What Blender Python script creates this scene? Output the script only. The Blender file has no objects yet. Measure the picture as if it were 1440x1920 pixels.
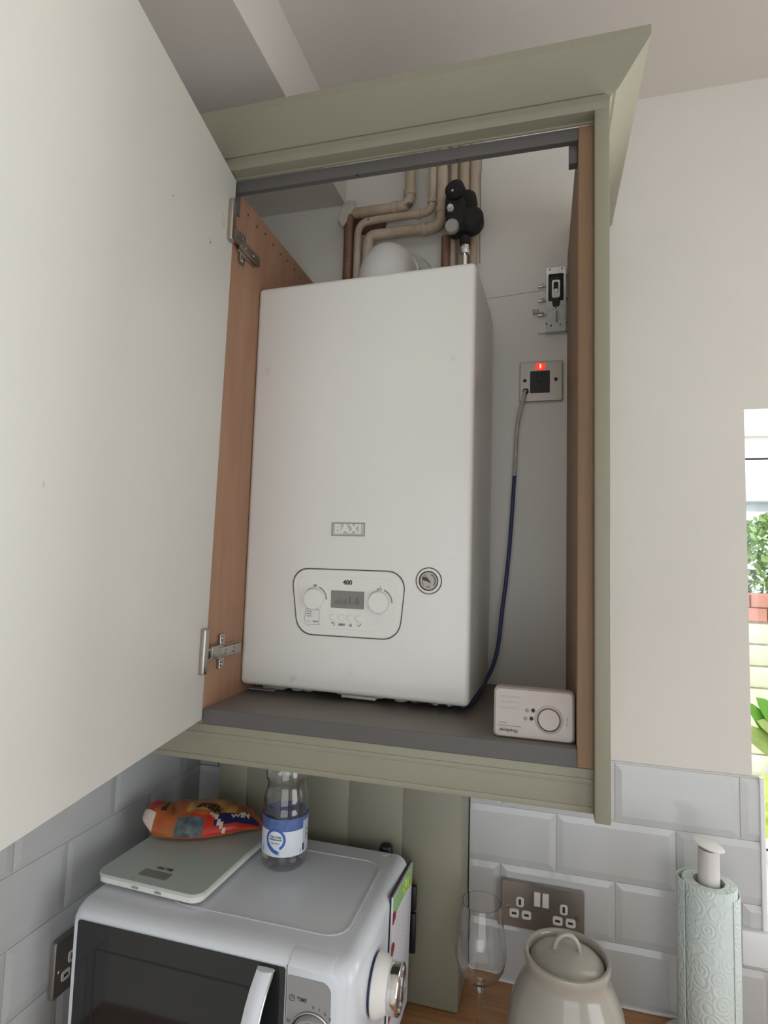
import bpy, bmesh, math, random
from mathutils import Vector, Matrix
PI = math.pi
random.seed(4)
SC = bpy.context.scene
COL = SC.collection

# ------------------------------------------------------------------ camera
CAM_LOC = Vector((0.1694, -1.1551, 0.7625))
YAW, PITCH, ROLL, F_PX = 0.26908, 0.08264, 0.03000, 1081.19
def cam_basis():
    cy, sy, cp, sp = math.cos(YAW), math.sin(YAW), math.cos(PITCH), math.sin(PITCH)
    f = Vector((-sy*cp, cy*cp, sp)); r = Vector((cy, sy, 0)); u = r.cross(f)
    c, s = math.cos(ROLL), math.sin(ROLL)
    return c*r + s*u, -s*r + c*u, f
_r, _u, _f = cam_basis()
cd = bpy.data.cameras.new('camera'); cam = bpy.data.objects.new('camera', cd); COL.objects.link(cam)
cam.matrix_world = Matrix(((_r.x, _u.x, -_f.x, CAM_LOC.x), (_r.y, _u.y, -_f.y, CAM_LOC.y), (_r.z, _u.z, -_f.z, CAM_LOC.z), (0, 0, 0, 1)))
cd.sensor_fit = 'VERTICAL'; cd.sensor_height = 36; cd.lens = F_PX*36/1920; cd.clip_start = .02
SC.camera = cam

# ------------------------------------------------------------------ light
SC.view_settings.view_transform = 'Standard'; SC.view_settings.look = 'None'
SC.view_settings.exposure = 0.0; SC.view_settings.gamma = 1; SC.view_settings.use_curve_mapping = False
W = bpy.data.worlds.new('sky'); SC.world = W; W.use_nodes = True
bg = W.node_tree.nodes['Background']; bg.inputs[0].default_value = (.86, .93, 1, 1); bg.inputs[1].default_value = 1.6
def area(name, loc, target, sx, sy, power, col=(1, 1, 1), portal=False):
    l = bpy.data.lights.new(name, 'AREA'); l.shape = 'RECTANGLE'; l.size = sx; l.size_y = sy; l.energy = power; l.color = col
    if portal: l.cycles.is_portal = True
    o = bpy.data.objects.new(name, l); COL.objects.link(o); o.location = loc
    o.rotation_euler = (Vector(target) - Vector(loc)).to_track_quat('-Z', 'Y').to_euler()
    return o
area('daylight_side_window', (2.17, -1.25, .30), (0, -1.15, .15), 1.3, 1.5, 12.5, (1, .985, .965))
area('daylight_patio_door', (.7, -3.15, .25), (.7, 0, .25), 2.0, 2.0, 8.2, (1, .965, .92))
area('daylight_sink_window', (1.45, .95, .25), (.55, -.6, 1.05), 1.9, 1.3, 90, (.94, .975, 1))
area('garden_bounce_fill', (1.55, 1.0, -.40), (.45, -.7, 1.45), 1.8, .7, 140, (1, .985, .94))  # unseen lamp added low outside, lifts the cornice return and right ceiling
sd = bpy.data.lights.new('garden_sun', 'SUN'); sd.energy = 3.0; sd.angle = .1
so = bpy.data.objects.new('garden_sun', sd); COL.objects.link(so); so.rotation_euler = (math.radians(42), 0, math.radians(20))

# ------------------------------------------------------------------ materials
def mat(name, col, rough=.5, metal=0, nz=0, nscale=8, bump=0, bscale=60, spec=.5, coat=0, trans=0, ior=1.45, col2=None, emis=None, estr=0, stretch=None):
    m = bpy.data.materials.new(name); m.use_nodes = True; nt = m.node_tree; b = nt.nodes['Principled BSDF']
    b.inputs['Base Color'].default_value = (*col, 1); b.inputs['Roughness'].default_value = rough; b.inputs['Metallic'].default_value = metal
    b.inputs['Specular IOR Level'].default_value = spec; b.inputs['Coat Weight'].default_value = coat
    b.inputs['Transmission Weight'].default_value = trans; b.inputs['IOR'].default_value = ior
    if emis: b.inputs['Emission Color'].default_value = (*emis, 1); b.inputs['Emission Strength'].default_value = estr
    tc = nt.nodes.new('ShaderNodeTexCoord'); vec = tc.outputs['Object']
    if stretch:
        mp = nt.nodes.new('ShaderNodeMapping'); mp.inputs['Scale'].default_value = stretch; nt.links.new(vec, mp.inputs[0]); vec = mp.outputs[0]
    if nz or col2:
        n = nt.nodes.new('ShaderNodeTexNoise'); n.inputs['Scale'].default_value = nscale; n.inputs['Detail'].default_value = 6; n.inputs['Roughness'].default_value = .6
        nt.links.new(vec, n.inputs['Vector'])
        cr = nt.nodes.new('ShaderNodeValToRGB'); cr.color_ramp.elements[0].position = .32; cr.color_ramp.elements[1].position = .68
        c2 = col2 if col2 else tuple(c*(1-nz) for c in col)
        cr.color_ramp.elements[0].color = (*c2, 1); cr.color_ramp.elements[1].color = (*col, 1)
        nt.links.new(n.outputs['Fac'], cr.inputs[0]); nt.links.new(cr.outputs[0], b.inputs['Base Color'])
    if bump:
        n2 = nt.nodes.new('ShaderNodeTexNoise'); n2.inputs['Scale'].default_value = bscale; n2.inputs['Detail'].default_value = 4
        nt.links.new(vec, n2.inputs['Vector'])
        bp = nt.nodes.new('ShaderNodeBump'); bp.inputs['Strength'].default_value = bump; bp.inputs['Distance'].default_value = .002
        nt.links.new(n2.outputs['Fac'], bp.inputs['Height']); nt.links.new(bp.outputs[0], b.inputs['Normal'])
    return m
def spots(m, col, scale, thr, soft=.03, vecscale=None):
    """scattered small stains mixed over the base colour"""
    nt = m.node_tree; b = nt.nodes['Principled BSDF']; tc = nt.nodes.new('ShaderNodeTexCoord')
    n = nt.nodes.new('ShaderNodeTexNoise'); n.inputs['Scale'].default_value = scale; n.inputs['Detail'].default_value = 5
    v = tc.outputs['Object']
    if vecscale:
        mp = nt.nodes.new('ShaderNodeMapping'); mp.inputs['Scale'].default_value = vecscale; nt.links.new(v, mp.inputs[0]); v = mp.outputs[0]
    nt.links.new(v, n.inputs['Vector'])
    r = nt.nodes.new('ShaderNodeMapRange'); r.inputs['From Min'].default_value = thr; r.inputs['From Max'].default_value = thr+soft; r.inputs['To Max'].default_value = .8
    nt.links.new(n.outputs['Fac'], r.inputs['Value'])
    mx = nt.nodes.new('ShaderNodeMix'); mx.data_type = 'RGBA'; mx.inputs[7].default_value = (*col, 1)
    lk = b.inputs['Base Color'].links
    if lk: nt.links.new(lk[0].from_socket, mx.inputs[6])
    else: mx.inputs[6].default_value = b.inputs['Base Color'].default_value
    nt.links.new(r.outputs[0], mx.inputs[0]); nt.links.new(mx.outputs[2], b.inputs['Base Color'])
    return m
def thin_glass(name, tint=(1, 1, 1), ior=1.5, gain=1.0):
    m = bpy.data.materials.new(name); m.use_nodes = True; nt = m.node_tree
    for n in list(nt.nodes):
        if n.type != 'OUTPUT_MATERIAL': nt.nodes.remove(n)
    out = [n for n in nt.nodes if n.type == 'OUTPUT_MATERIAL'][0]
    t = nt.nodes.new('ShaderNodeBsdfTransparent'); t.inputs[0].default_value = (*tint, 1)
    g = nt.nodes.new('ShaderNodeBsdfGlossy'); g.inputs['Roughness'].default_value = .03
    lw = nt.nodes.new('ShaderNodeLayerWeight'); lw.inputs['Blend'].default_value = .5
    pw = nt.nodes.new('ShaderNodeMath'); pw.operation = 'POWER'; pw.inputs[1].default_value = 3.2
    mu = nt.nodes.new('ShaderNodeMath'); mu.operation = 'MULTIPLY_ADD'; mu.inputs[1].default_value = .62*gain; mu.inputs[2].default_value = .035*gain; mu.use_clamp = True
    mx = nt.nodes.new('ShaderNodeMixShader')
    nt.links.new(lw.outputs['Facing'], pw.inputs[0]); nt.links.new(pw.outputs[0], mu.inputs[0]); nt.links.new(mu.outputs[0], mx.inputs[0]); nt.links.new(t.outputs[0], mx.inputs[1]); nt.links.new(g.outputs[0], mx.inputs[2]); nt.links.new(mx.outputs[0], out.inputs[0])
    return m
M = dict(
    wall=mat('wall_paint', (.70, .67, .625), .75, nz=.05, nscale=3, bump=.12, bscale=90),
    ceil=mat('ceiling_paint', (.72, .675, .62), .8, nz=.04, nscale=2),
    melamine=mat('white_melamine', (.72, .71, .66), .42, nz=.035, nscale=4),
    sage=mat('sage_paint', (.262, .250, .188), .45, nz=.05, nscale=5),
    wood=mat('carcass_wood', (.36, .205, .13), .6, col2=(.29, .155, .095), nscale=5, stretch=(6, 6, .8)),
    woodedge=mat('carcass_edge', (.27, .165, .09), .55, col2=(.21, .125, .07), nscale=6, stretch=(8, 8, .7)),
    grey=mat('grey_board', (.20, .18, .165), .45, nz=.15, nscale=6), edging=mat('grey_edging', (.105, .098, .095), .5, nz=.1), crackm=mat('crack_line', (.36, .32, .29), .9),
    enamel=mat('boiler_enamel', (.74, .73, .70), .3, nz=.03, nscale=5, coat=.15),
    plastic=mat('white_plastic', (.74, .73, .70), .35),
    dimplastic=mat('worn_white_plastic', (.55, .53, .50), .5, nz=.15, nscale=30),
    flue=mat('flue_white', (.70, .69, .68), .35, nz=.04, nscale=10),
    dark=mat('black_plastic', (.012, .012, .014), .4),
    rubber=mat('black_insulation', (.02, .019, .02), .75, bump=.6, bscale=120),
    steel=mat('brushed_steel', (.42, .39, .36), .38, .9, nz=.12, nscale=30, stretch=(1, 1, 25)),
    chrome=mat('chrome', (.75, .74, .73), .12, 1),
    nickel=mat('nickel', (.50, .46, .42), .28, 1, nz=.2, nscale=40),
    zinc=mat('zinc_plate', (.62, .64, .66), .3, .9, nz=.25, nscale=60),
    copper=mat('old_copper', (.30, .17, .12), .5, .5, col2=(.16, .09, .065), nscale=25),
    pipe=mat('painted_pipe', (.60, .52, .42), .55, col2=(.36, .26, .17), nscale=14, stretch=(1, 1, .6)),
    plaster=mat('rough_plaster', (.66, .62, .58), .9, nz=.3, nscale=30, bump=.8, bscale=60),
    lcd=mat('lcd_grey', (.22, .22, .20), .25),
    lcdink=mat('lcd_ink', (.15, .15, .145), .4),
    ink=mat('dark_print', (.05, .05, .05), .6),
    greyink=mat('grey_print', (.25, .245, .24), .6),
    mw=mat('microwave_white', (.64, .67, .72), .28, coat=.2),
    mwpanel=mat('microwave_panel', (.29, .285, .29), .35),
    mwglass=mat('microwave_window', (.014, .016, .017), .08, coat=.3),
    seam=mat('dark_seam', (.035, .03, .03), .8),
    tile=mat('tile_glaze', (.55, .56, .565), .14, nz=.03, nscale=5, coat=.3),
    grout=mat('grout', (.62, .61, .60), .85),
    oak=mat('oak_worktop', (.58, .30, .14), .4, col2=(.38, .18, .075), nscale=7, stretch=(1.2, 14, 14)),
    ceramic=mat('cream_ceramic', (.37, .35, .305), .16, nz=.03, coat=.4),
    towel=mat('kitchen_paper', (.62, .70, .69), .85),
    card=mat('cardboard_core', (.42, .40, .39), .9),
    greywhite=mat('off_white_plastic', (.62, .60, .60), .35),
    upvc=mat('upvc', (.80, .81, .84), .3),
    glass=thin_glass('window_glass'),
    wine=mat('wine_glass', (1, 1, 1), .0, trans=1, ior=1.45),
    pet=thin_glass('bottle_plastic', (.93, .945, .95), 1.45, 3.0),
    neon=mat('red_neon', (.8, .02, .01), .3, emis=(1, .03, .015), estr=1.1),
    neonhot=mat('neon_core', (1, .2, .1), .3, emis=(1, .25, .15), estr=3),
    flexwhite=mat('cable_painted', (.50, .45, .39), .6, nz=.2, nscale=60),
    flexblue=mat('cable_blue', (.035, .045, .12), .45),
    alarm=mat('alarm_plastic', (.46, .40, .375), .4),
    scale=mat('scale_glass', (.47, .53, .50), .3, coat=.2),
    lblue=mat('label_blue', (.045, .12, .42), .35), lwhite=mat('label_white', (.68, .72, .80), .4), lsilver=mat('label_silver', (.50, .52, .60), .4),
    lmid=mat('label_midblue', (.10, .17, .40), .35, nz=.4, nscale=90),
    orange=mat('bag_orange', (.50, .10, .025), .3, col2=(.33, .13, .045), nscale=14, bump=.5, bscale=30),
    bagred=mat('bag_red', (.50, .035, .02), .28), bagblue=mat('bag_navy', (.02, .025, .09), .3), bagwhite=mat('bag_white', (.65, .55, .48), .4), bagsteel=mat('bag_greyblue', (.13, .17, .18), .4, nz=.6, nscale=90), bagbrown=mat('bag_brown', (.05, .02, .012), .5), baggold=mat('bag_gold', (.50, .27, .08), .4),
    paper=mat('paper', (.66, .65, .70), .8), padgreen=mat('pad_green', (.33, .55, .27), .6, col2=(.22, .42, .16), nscale=40), padred=mat('pad_red', (.33, .035, .06), .6, nz=.3, nscale=60), padline=mat('pad_line', (.45, .45, .50), .8),
    leaf=mat('leaf', (.16, .42, .05), .35, col2=(.10, .30, .03), nscale=12), leafy=mat('leaf_yellow', (.55, .66, .10), .35, nz=.2, nscale=20),
    stone=mat('pale_stone', (.62, .58, .48), .9, nz=.25, nscale=4), brick=mat('red_brick', (.50, .22, .17), .9, nz=.25, nscale=12), hedge=mat('hedge_leaf', (.28, .42, .14), .7, col2=(.16, .28, .08), nscale=8), render=mat('house_render', (.72, .74, .80), .8),
    grass=mat('lawn', (.30, .42, .15), .9, nz=.3, nscale=5), terracotta=mat('pot_white', (.7, .7, .68), .4), floorm=mat('floor_vinyl', (.20, .175, .15), .5, nz=.1),
)
M['leafp'] = mat('leaf_pale', (.36, .50, .14), .35, nz=.25, nscale=30)
M['lens'] = mat('timer_face', (.30, .24, .27), .1, .3, coat=.5)
spots(M['melamine'], (.45, .40, .36), 17, .735, .02)
spots(M['wood'], (.22, .13, .09), 9, .66, .1)
spots(M['enamel'], (.60, .585, .56), 16, .70, .05)
spots(M['pipe'], (.10, .04, .03), 26, .66, .05)
def wave_bump(m, scale, dist):
    """embossed concentric swirls of kitchen paper"""
    nt = m.node_tree; b = nt.nodes['Principled BSDF']; tc = nt.nodes.new('ShaderNodeTexCoord')
    v = nt.nodes.new('ShaderNodeTexVoronoi'); v.inputs['Scale'].default_value = scale; nt.links.new(tc.outputs['Object'], v.inputs['Vector'])
    a = nt.nodes.new('ShaderNodeMath'); a.operation = 'MULTIPLY'; a.inputs[1].default_value = 26; nt.links.new(v.outputs['Distance'], a.inputs[0])
    s = nt.nodes.new('ShaderNodeMath'); s.operation = 'SINE'; nt.links.new(a.outputs[0], s.inputs[0])
    bp = nt.nodes.new('ShaderNodeBump'); bp.inputs['Strength'].default_value = .38; bp.inputs['Distance'].default_value = dist
    nt.links.new(s.outputs[0], bp.inputs['Height']); nt.links.new(bp.outputs[0], b.inputs['Normal'])
wave_bump(M['towel'], 40, .0012)

# ------------------------------------------------------------------ helpers
def chain(o):
    m = Matrix.Identity(4)
    while o: m = o.matrix_basis @ m; o = o.parent
    return m
def pieces(bm):
    """split a bmesh into its far-apart pieces"""
    bm.verts.ensure_lookup_table(); bm.verts.index_update(); seen = {}; isl = []
    for v in bm.verts:
        if v.index in seen: continue
        k = len(isl); st = [v]; seen[v.index] = k; mem = []
        while st:
            q = st.pop(); mem.append(q)
            for e in q.link_edges:
                w_ = e.other_vert(q)
                if w_.index not in seen: seen[w_.index] = k; st.append(w_)
        isl.append(mem)
    if len(isl) < 2 or len(isl) > 400: return None
    bb = [([min(v.co[i] for v in m_) for i in range(3)], [max(v.co[i] for v in m_) for i in range(3)]) for m_ in isl]
    par = list(range(len(isl)))
    def find(a):
        while par[a] != a: a = par[a]
        return a
    for i in range(len(isl)):
        si = max(bb[i][1][k]-bb[i][0][k] for k in range(3))
        for j in range(i+1, len(isl)):
            sj = max(bb[j][1][k]-bb[j][0][k] for k in range(3))
            gp = math.sqrt(sum(max(0, bb[i][0][k]-bb[j][1][k], bb[j][0][k]-bb[i][1][k])**2 for k in range(3)))
            if gp <= max(.0195, .49*max(si, sj)): par[find(j)] = find(i)
    groups = {}
    for i in range(len(isl)): groups.setdefault(find(i), []).extend(isl[i])
    if len(groups) < 2: return None
    out = []
    for mem in groups.values():
        t = bmesh.new(); mp = {v: t.verts.new(v.co) for v in mem}; fs = set(f for v in mem for f in v.link_faces)
        for f in sorted(fs, key=lambda f: f.index): t.faces.new([mp[v] for v in f.verts]).material_index = f.material_index
        out.append(t)
    bm.free(); return out
def obj(name, bm, m, parent=None, world=True, smooth=35):
    if parent is not None and name not in ('tiling', 'grout_bed', 'stone_courses', 'brick_coping'):
        bm.faces.index_update(); ps = pieces(bm)
        if ps: return [obj1(name, p, m, parent, world, smooth) for p in ps][0]
    return obj1(name, bm, m, parent, world, smooth)
def obj1(name, bm, m, parent=None, world=True, smooth=35):
    """link a bmesh as ONE mesh object; verts in world coords unless world=False (parent's frame)"""
    bmesh.ops.recalc_face_normals(bm, faces=bm.faces[:])
    if parent is not None and world: bm.transform(chain(parent).inverted())
    loc = None
    if parent is None:
        xs = [v.co for v in bm.verts]
        loc = Vector(((min(v.x for v in xs)+max(v.x for v in xs))/2, (min(v.y for v in xs)+max(v.y for v in xs))/2, min(v.z for v in xs)))
        bm.transform(Matrix.Translation(-loc))
    me = bpy.data.meshes.new(name); bm.to_mesh(me); bm.free()
    for mm in (m if isinstance(m, (list, tuple)) else [m]): me.materials.append(mm)
    if smooth:
        me.polygons.foreach_set('use_smooth', [True]*len(me.polygons)); me.set_sharp_from_angle(angle=math.radians(smooth))
    o = bpy.data.objects.new(name, me); COL.objects.link(o)
    if parent is not None: o.parent = parent
    else: o.location = loc
    return o
def tag(o, label, cat, group=None, kind=None):
    o['label'] = label; o['category'] = cat
    if group: o['group'] = group
    if kind: o['kind'] = kind
    return o
def thing(name, label, cat, loc=(0, 0, 0), rz=0, group=None):
    o = bpy.data.objects.new(name, None); COL.objects.link(o); o.empty_display_size = .05
    o.location = loc; o.rotation_euler = (0, 0, rz); return tag(o, label, cat, group)
def struct(name, bm, m, parent=None):
    o = obj(name, bm, m, parent, smooth=20)
    if parent is None: o['kind'] = 'structure'
    return o
def BM(): return bmesh.new()
def box(bm, a, b, r=0, seg=3, mi=0, mtx=None):
    n0 = len(bm.verts)
    x0, y0, z0 = [min(a[i], b[i]) for i in range(3)]; x1, y1, z1 = [max(a[i], b[i]) for i in range(3)]
    t = bmesh.new()
    vs = [t.verts.new(p) for p in ((x0, y0, z0), (x1, y0, z0), (x1, y1, z0), (x0, y1, z0), (x0, y0, z1), (x1, y0, z1), (x1, y1, z1), (x0, y1, z1))]
    for f in ((0, 3, 2, 1), (4, 5, 6, 7), (0, 1, 5, 4), (1, 2, 6, 5), (2, 3, 7, 6), (3, 0, 4, 7)): t.faces.new([vs[i] for i in f])
    if r: bmesh.ops.bevel(t, geom=t.edges[:]+t.verts[:], offset=r, segments=seg, profile=.5, affect='EDGES')
    merge(bm, t, mi, mtx); return bm
def merge(bm, t, mi=0, mtx=None):
    if mtx is not None: t.transform(mtx)
    mp = {v: bm.verts.new(v.co) for v in t.verts}
    for f in t.faces:
        try: g = bm.faces.new([mp[v] for v in f.verts]); g.material_index = mi
        except ValueError: pass
    t.free()
def frame(o, x, n):
    """matrix: local x->x, local z->n, origin o"""
    x = Vector(x).normalized(); n = Vector(n).normalized(); y = n.cross(x).normalized(); x = y.cross(n)
    return Matrix(((x.x, y.x, n.x, o[0]), (x.y, y.y, n.y, o[1]), (x.z, y.z, n.z, o[2]), (0, 0, 0, 1)))
def axisM(p, d):
    d = Vector(d).normalized(); x = d.orthogonal().normalized(); return frame(p, x, d)
def lathe(bm, prof, mtx=None, seg=40, cap=True, mi=0):
    """profile of (radius, height) about local z"""
    t = bmesh.new(); rings = []
    for r, z in prof:
        if r < 1e-6: rings.append([t.verts.new((0, 0, z))])
        else: rings.append([t.verts.new((r*math.cos(2*PI*k/seg), r*math.sin(2*PI*k/seg), z)) for k in range(seg)])
    for A, B in zip(rings, rings[1:]):
        if len(A) == 1 and len(B) == 1: continue
        for k in range(seg):
            k2 = (k+1) % seg
            if len(A) == 1: t.faces.new([A[0], B[k], B[k2]])
            elif len(B) == 1: t.faces.new([A[k], A[k2], B[0]])
            else: t.faces.new([A[k], A[k2], B[k2], B[k]])
    if cap:
        for R_ in (rings[0], rings[-1]):
            if len(R_) > 2: t.faces.new(R_)
    merge(bm, t, mi, mtx); return bm
def cyl(bm, a, b, r, r2=None, seg=28, bev=0, mi=0):
    a, b = Vector(a), Vector(b); L = (b-a).length; r2 = r if r2 is None else r2
    prof = [(r-bev, 0), (r, bev), (r2, L-bev), (r2-bev, L)] if bev else [(r, 0), (r2, L)]
    return lathe(bm, prof, axisM(a, b-a), seg, mi=mi)
def smoothpath(pts, r, n=7):
    """polyline with rounded corners of radius r"""
    P = [Vector(p) for p in pts]; out = [P[0]]
    for i in range(1, len(P)-1):
        a, b, c = P[i-1], P[i], P[i+1]; d1 = (a-b); d2 = (c-b); rr = min(r, d1.length*.49, d2.length*.49)
        p0 = b+d1.normalized()*rr; p1 = b+d2.normalized()*rr
        for k in range(n+1):
            t = k/n; out.append((1-t)**2*p0+2*t*(1-t)*b+t*t*p1)
    out.append(P[-1]); return out
def catmull(pts, n=8):
    P = [Vector(p) for p in pts]; P = [2*P[0]-P[1]]+P+[2*P[-1]-P[-2]]; out = []
    for i in range(1, len(P)-2):
        for k in range(n):
            t = k/n; a, b, c, d = P[i-1:i+3]
            out.append(.5*((2*b)+(c-a)*t+(2*a-5*b+4*c-d)*t*t+(3*b-3*c+d-a)*t**3))
    out.append(P[-2]); return out
def tube(bm, path, r, seg=16, mi=0, flat=None):
    t = bmesh.new(); rings = []; nrm = None
    for i, p in enumerate(path):
        d = (path[min(i+1, len(path)-1)]-path[max(i-1, 0)]).normalized()
        if nrm is None: nrm = d.orthogonal().normalized()
        nrm = (nrm-d*nrm.dot(d)).normalized(); bn = d.cross(nrm)
        rr = r(i/(len(path)-1)) if callable(r) else r
        rings.append([t.verts.new(p+nrm*rr*math.cos(2*PI*k/seg)+bn*rr*math.sin(2*PI*k/seg)) for k in range(seg)])
    for A, B in zip(rings, rings[1:]):
        for k in range(seg): t.faces.new([A[k], A[(k+1) % seg], B[(k+1) % seg], B[k]])
    t.faces.new(rings[0]); t.faces.new(rings[-1]); merge(bm, t, mi); return bm
def roundpoly(c, r, seg=6):
    out = []
    n = len(c)
    for i in range(n):
        a, b, d = Vector(c[i-1]), Vector(c[i]), Vector(c[(i+1) % n]); rr = r[i] if isinstance(r, (list, tuple)) else r
        u = (a-b).normalized(); v = (d-b).normalized(); ang = u.angle(v); t = rr/math.tan(ang/2); p0 = b+u*t; p1 = b+v*t
        bis = (u+v).normalized(); cen = b+bis*(rr/math.sin(ang/2))
        a0 = math.atan2(*(p0-cen).yx); a1 = math.atan2(*(p1-cen).yx); dd = (a1-a0+PI) % (2*PI)-PI
        for k in range(seg+1): q = a0+dd*k/seg; out.append((cen.x+rr*math.cos(q), cen.y+rr*math.sin(q)))
    return out
def prism(bm, poly, z0, z1, mtx=None, bev=0, mi=0):
    t = bmesh.new()
    def ring(z, s=0):
        if not s: return [t.verts.new((x, y, z)) for x, y in poly]
        cx = sum(p[0] for p in poly)/len(poly); cy = sum(p[1] for p in poly)/len(poly); o = []
        for x, y in poly:
            d = math.hypot(x-cx, y-cy); k = (d-s)/d; o.append(t.verts.new((cx+(x-cx)*k, cy+(y-cy)*k, z)))
        return o
    rs = [ring(z0), ring(z1-bev), ring(z1, bev)] if bev else [ring(z0), ring(z1)]
    n = len(poly)
    for A, B in zip(rs, rs[1:]):
        for k in range(n): t.faces.new([A[k], A[(k+1) % n], B[(k+1) % n], B[k]])
    t.faces.new(rs[0]); t.faces.new(rs[-1]); merge(bm, t, mi, mtx); return bm
def ringprism(bm, outer, inner, z0, z1, mtx=None, mi=0):
    t = bmesh.new(); n = len(outer)
    L = [[t.verts.new((x, y, z)) for x, y in pl] for pl, z in ((outer, z0), (outer, z1), (inner, z1), (inner, z0))]
    for i in range(4):
        A, B = L[i], L[(i+1) % 4]
        for k in range(n): t.faces.new([A[k], A[(k+1) % n], B[(k+1) % n], B[k]])
    merge(bm, t, mi, mtx); return bm
def rect(x0, y0, x1, y1): return [(x0, y0), (x1, y0), (x1, y1), (x0, y1)]
def rrect(x0, y0, x1, y1, r, seg=6): return roundpoly(rect(x0, y0, x1, y1), r, seg)
def circ(cx, cy, r, n=40, a0=0, a1=2*PI): return [(cx+r*math.cos(a0+(a1-a0)*k/n), cy+r*math.sin(a0+(a1-a0)*k/n)) for k in range(n)]
def arcband(bm, cx, cy, r0, r1, a0, a1, z0, z1, mtx=None, n=20, mi=0):
    o = [(cx+r1*math.cos(a0+(a1-a0)*k/n), cy+r1*math.sin(a0+(a1-a0)*k/n)) for k in range(n+1)]
    i = [(cx+r0*math.cos(a0+(a1-a0)*k/n), cy+r0*math.sin(a0+(a1-a0)*k/n)) for k in range(n, -1, -1)]
    for k in range(n):
        prism(bm, [o[k], o[k+1], i[n-k-1], i[n-k]], z0, z1, mtx, mi=mi)
    return bm
def text(bm, s, size, mtx, bold=0, depth=.0003, align='CENTER', sx=1, shear=0, mi=0, spacing=1):
    cu = bpy.data.curves.new('t', 'FONT'); cu.body = s; cu.size = size; cu.offset = bold; cu.extrude = depth; cu.align_x = align; cu.align_y = 'CENTER'; cu.resolution_u = 3; cu.shear = shear; cu.space_character = spacing
    o = bpy.data.objects.new('t', cu); COL.objects.link(o); bpy.context.view_layer.update()
    me = bpy.data.meshes.new_from_object(o.evaluated_get(bpy.context.evaluated_depsgraph_get()))
    t = bmesh.new(); t.from_mesh(me); t.transform(mtx @ Matrix.Diagonal((sx, 1, 1, 1)))
    bpy.data.objects.remove(o); bpy.data.curves.remove(cu); bpy.data.meshes.remove(me)
    merge(bm, t, mi); return bm

# ------------------------------------------------------------------ setting
XL, XR, YB, ZF, ZC = -.55, 2.2, -3.2, -.9, 1.683
WX0, WX1, WZ0, WZ1 = .519, 1.6, .155, 1.052
bm = BM()
box(bm, (XL-.1, 0, ZF), (WX0, .32, ZC)); box(bm, (WX1, 0, ZF), (XR+.1, .32, ZC)); box(bm, (WX0, 0, ZF), (WX1, .32, WZ0)); box(bm, (WX0, 0, WZ1), (WX1, .32, ZC))
wb = struct('wall_back', bm, M['wall'])
wl = struct('wall_left', box(BM(), (XL-.1, 0, ZF), (XL, YB, ZC)), M['wall'])
bm = BM(); box(bm, (XR, 0, ZF), (XR+.1, YB, -.45)); box(bm, (XR, 0, 1.15), (XR+.1, YB, ZC)); box(bm, (XR, 0, -.45), (XR+.1, -.55, 1.15)); box(bm, (XR, -2.15, -.45), (XR+.1, YB, 1.15)); struct('wall_right', bm, M['wall'])
bm = BM(); box(bm, (XL-.1, YB, ZF), (-.35, YB-.1, ZC)); box(bm, (1.75, YB, ZF), (XR+.1, YB-.1, ZC)); box(bm, (-.35, YB, 1.3), (1.75, YB-.1, ZC)); struct('wall_front', bm, M['wall'])
struct('ceiling', box(BM(), (XL-.1, .32, ZC), (XR+.1, YB-.1, ZC+.1)), M['ceil'])
struct('floor', box(BM(), (XL-.1, .32, ZF-.1), (XR+.1, YB-.1, ZF)), M['floorm'])
# boxed bulkhead along the left of the ceiling
struct('trim_1', box(BM(), (XL, 0, 1.549), (-.259, YB, ZC), .001, 1), M['ceil'])
# crack line on the plaster behind the boiler
bm = BM(); tube(bm, catmull([(.055, -.0001, 1.303), (.09, -.0001, 1.3045), (.13, -.0001, 1.3075), (.172, -.0001, 1.3095)]), .0005, 6); obj('plaster_crack', bm, M['crackm'], wb)

def tiling(name, parent, span, zr, toW, offs, skip=()):
    """bevelled brick tiles; toW(a, z, h) -> world"""
    bm = BM(); a0, a1 = span; th = .1025
    for row, (zb, zt) in enumerate(zr):
        p0 = offs + (.1 if row % 2 else 0)
        k0 = math.floor((a0-p0)/.2)
        for k in range(k0, k0+40):
            x0 = p0+.2*k+.001; x1 = x0+.198
            if x1 <= a0+.004 or x0 >= a1-.004: continue
            cx0, cx1 = max(x0, a0), min(x1, a1); z0, z1 = zb+.001, zt-.001; bv = .011
            ix0, ix1 = (x0+bv if cx0 == x0 else cx0), (x1-bv if cx1 == x1 else cx1)
            if ix1-ix0 < .002: ix0 = cx0; ix1 = cx1
            o = [(cx0, z0), (cx1, z0), (cx1, z1), (cx0, z1)]; i = [(ix0, z0+bv), (ix1, z0+bv), (ix1, z1-bv), (ix0, z1-bv)]
            r0 = [bm.verts.new(toW(a, z, .0012)) for a, z in o]; r1 = [bm.verts.new(toW(a, z, .0045)) for a, z in o]; r2 = [bm.verts.new(toW(a, z, .0070)) for a, z in i]
            for A, B in ((r0, r1), (r1, r2)):
                for q in range(4): bm.faces.new([A[q], A[(q+1) % 4], B[(q+1) % 4], B[q]])
            bm.faces.new(r2)
    return obj(name, bm, M['tile'], parent, smooth=0)
rows = [(.3075, .41), (.205, .3075), (.1025, .205), (0.0, .1025)]
g = obj('grout_bed', box(BM(), (.0405, 0, 0), (.527, -.0028, .412)), M['grout'], wb)
tiling('tiling', wb, (.0405, .527), rows, lambda a, z, h: (a, -h, z), .298)
low = [(.1, .1545), (-.0025, .1)]
obj('grout_bed', box(BM(), (.527, 0, 0), (XR, -.0028, .1)), M['grout'], wb)
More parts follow.
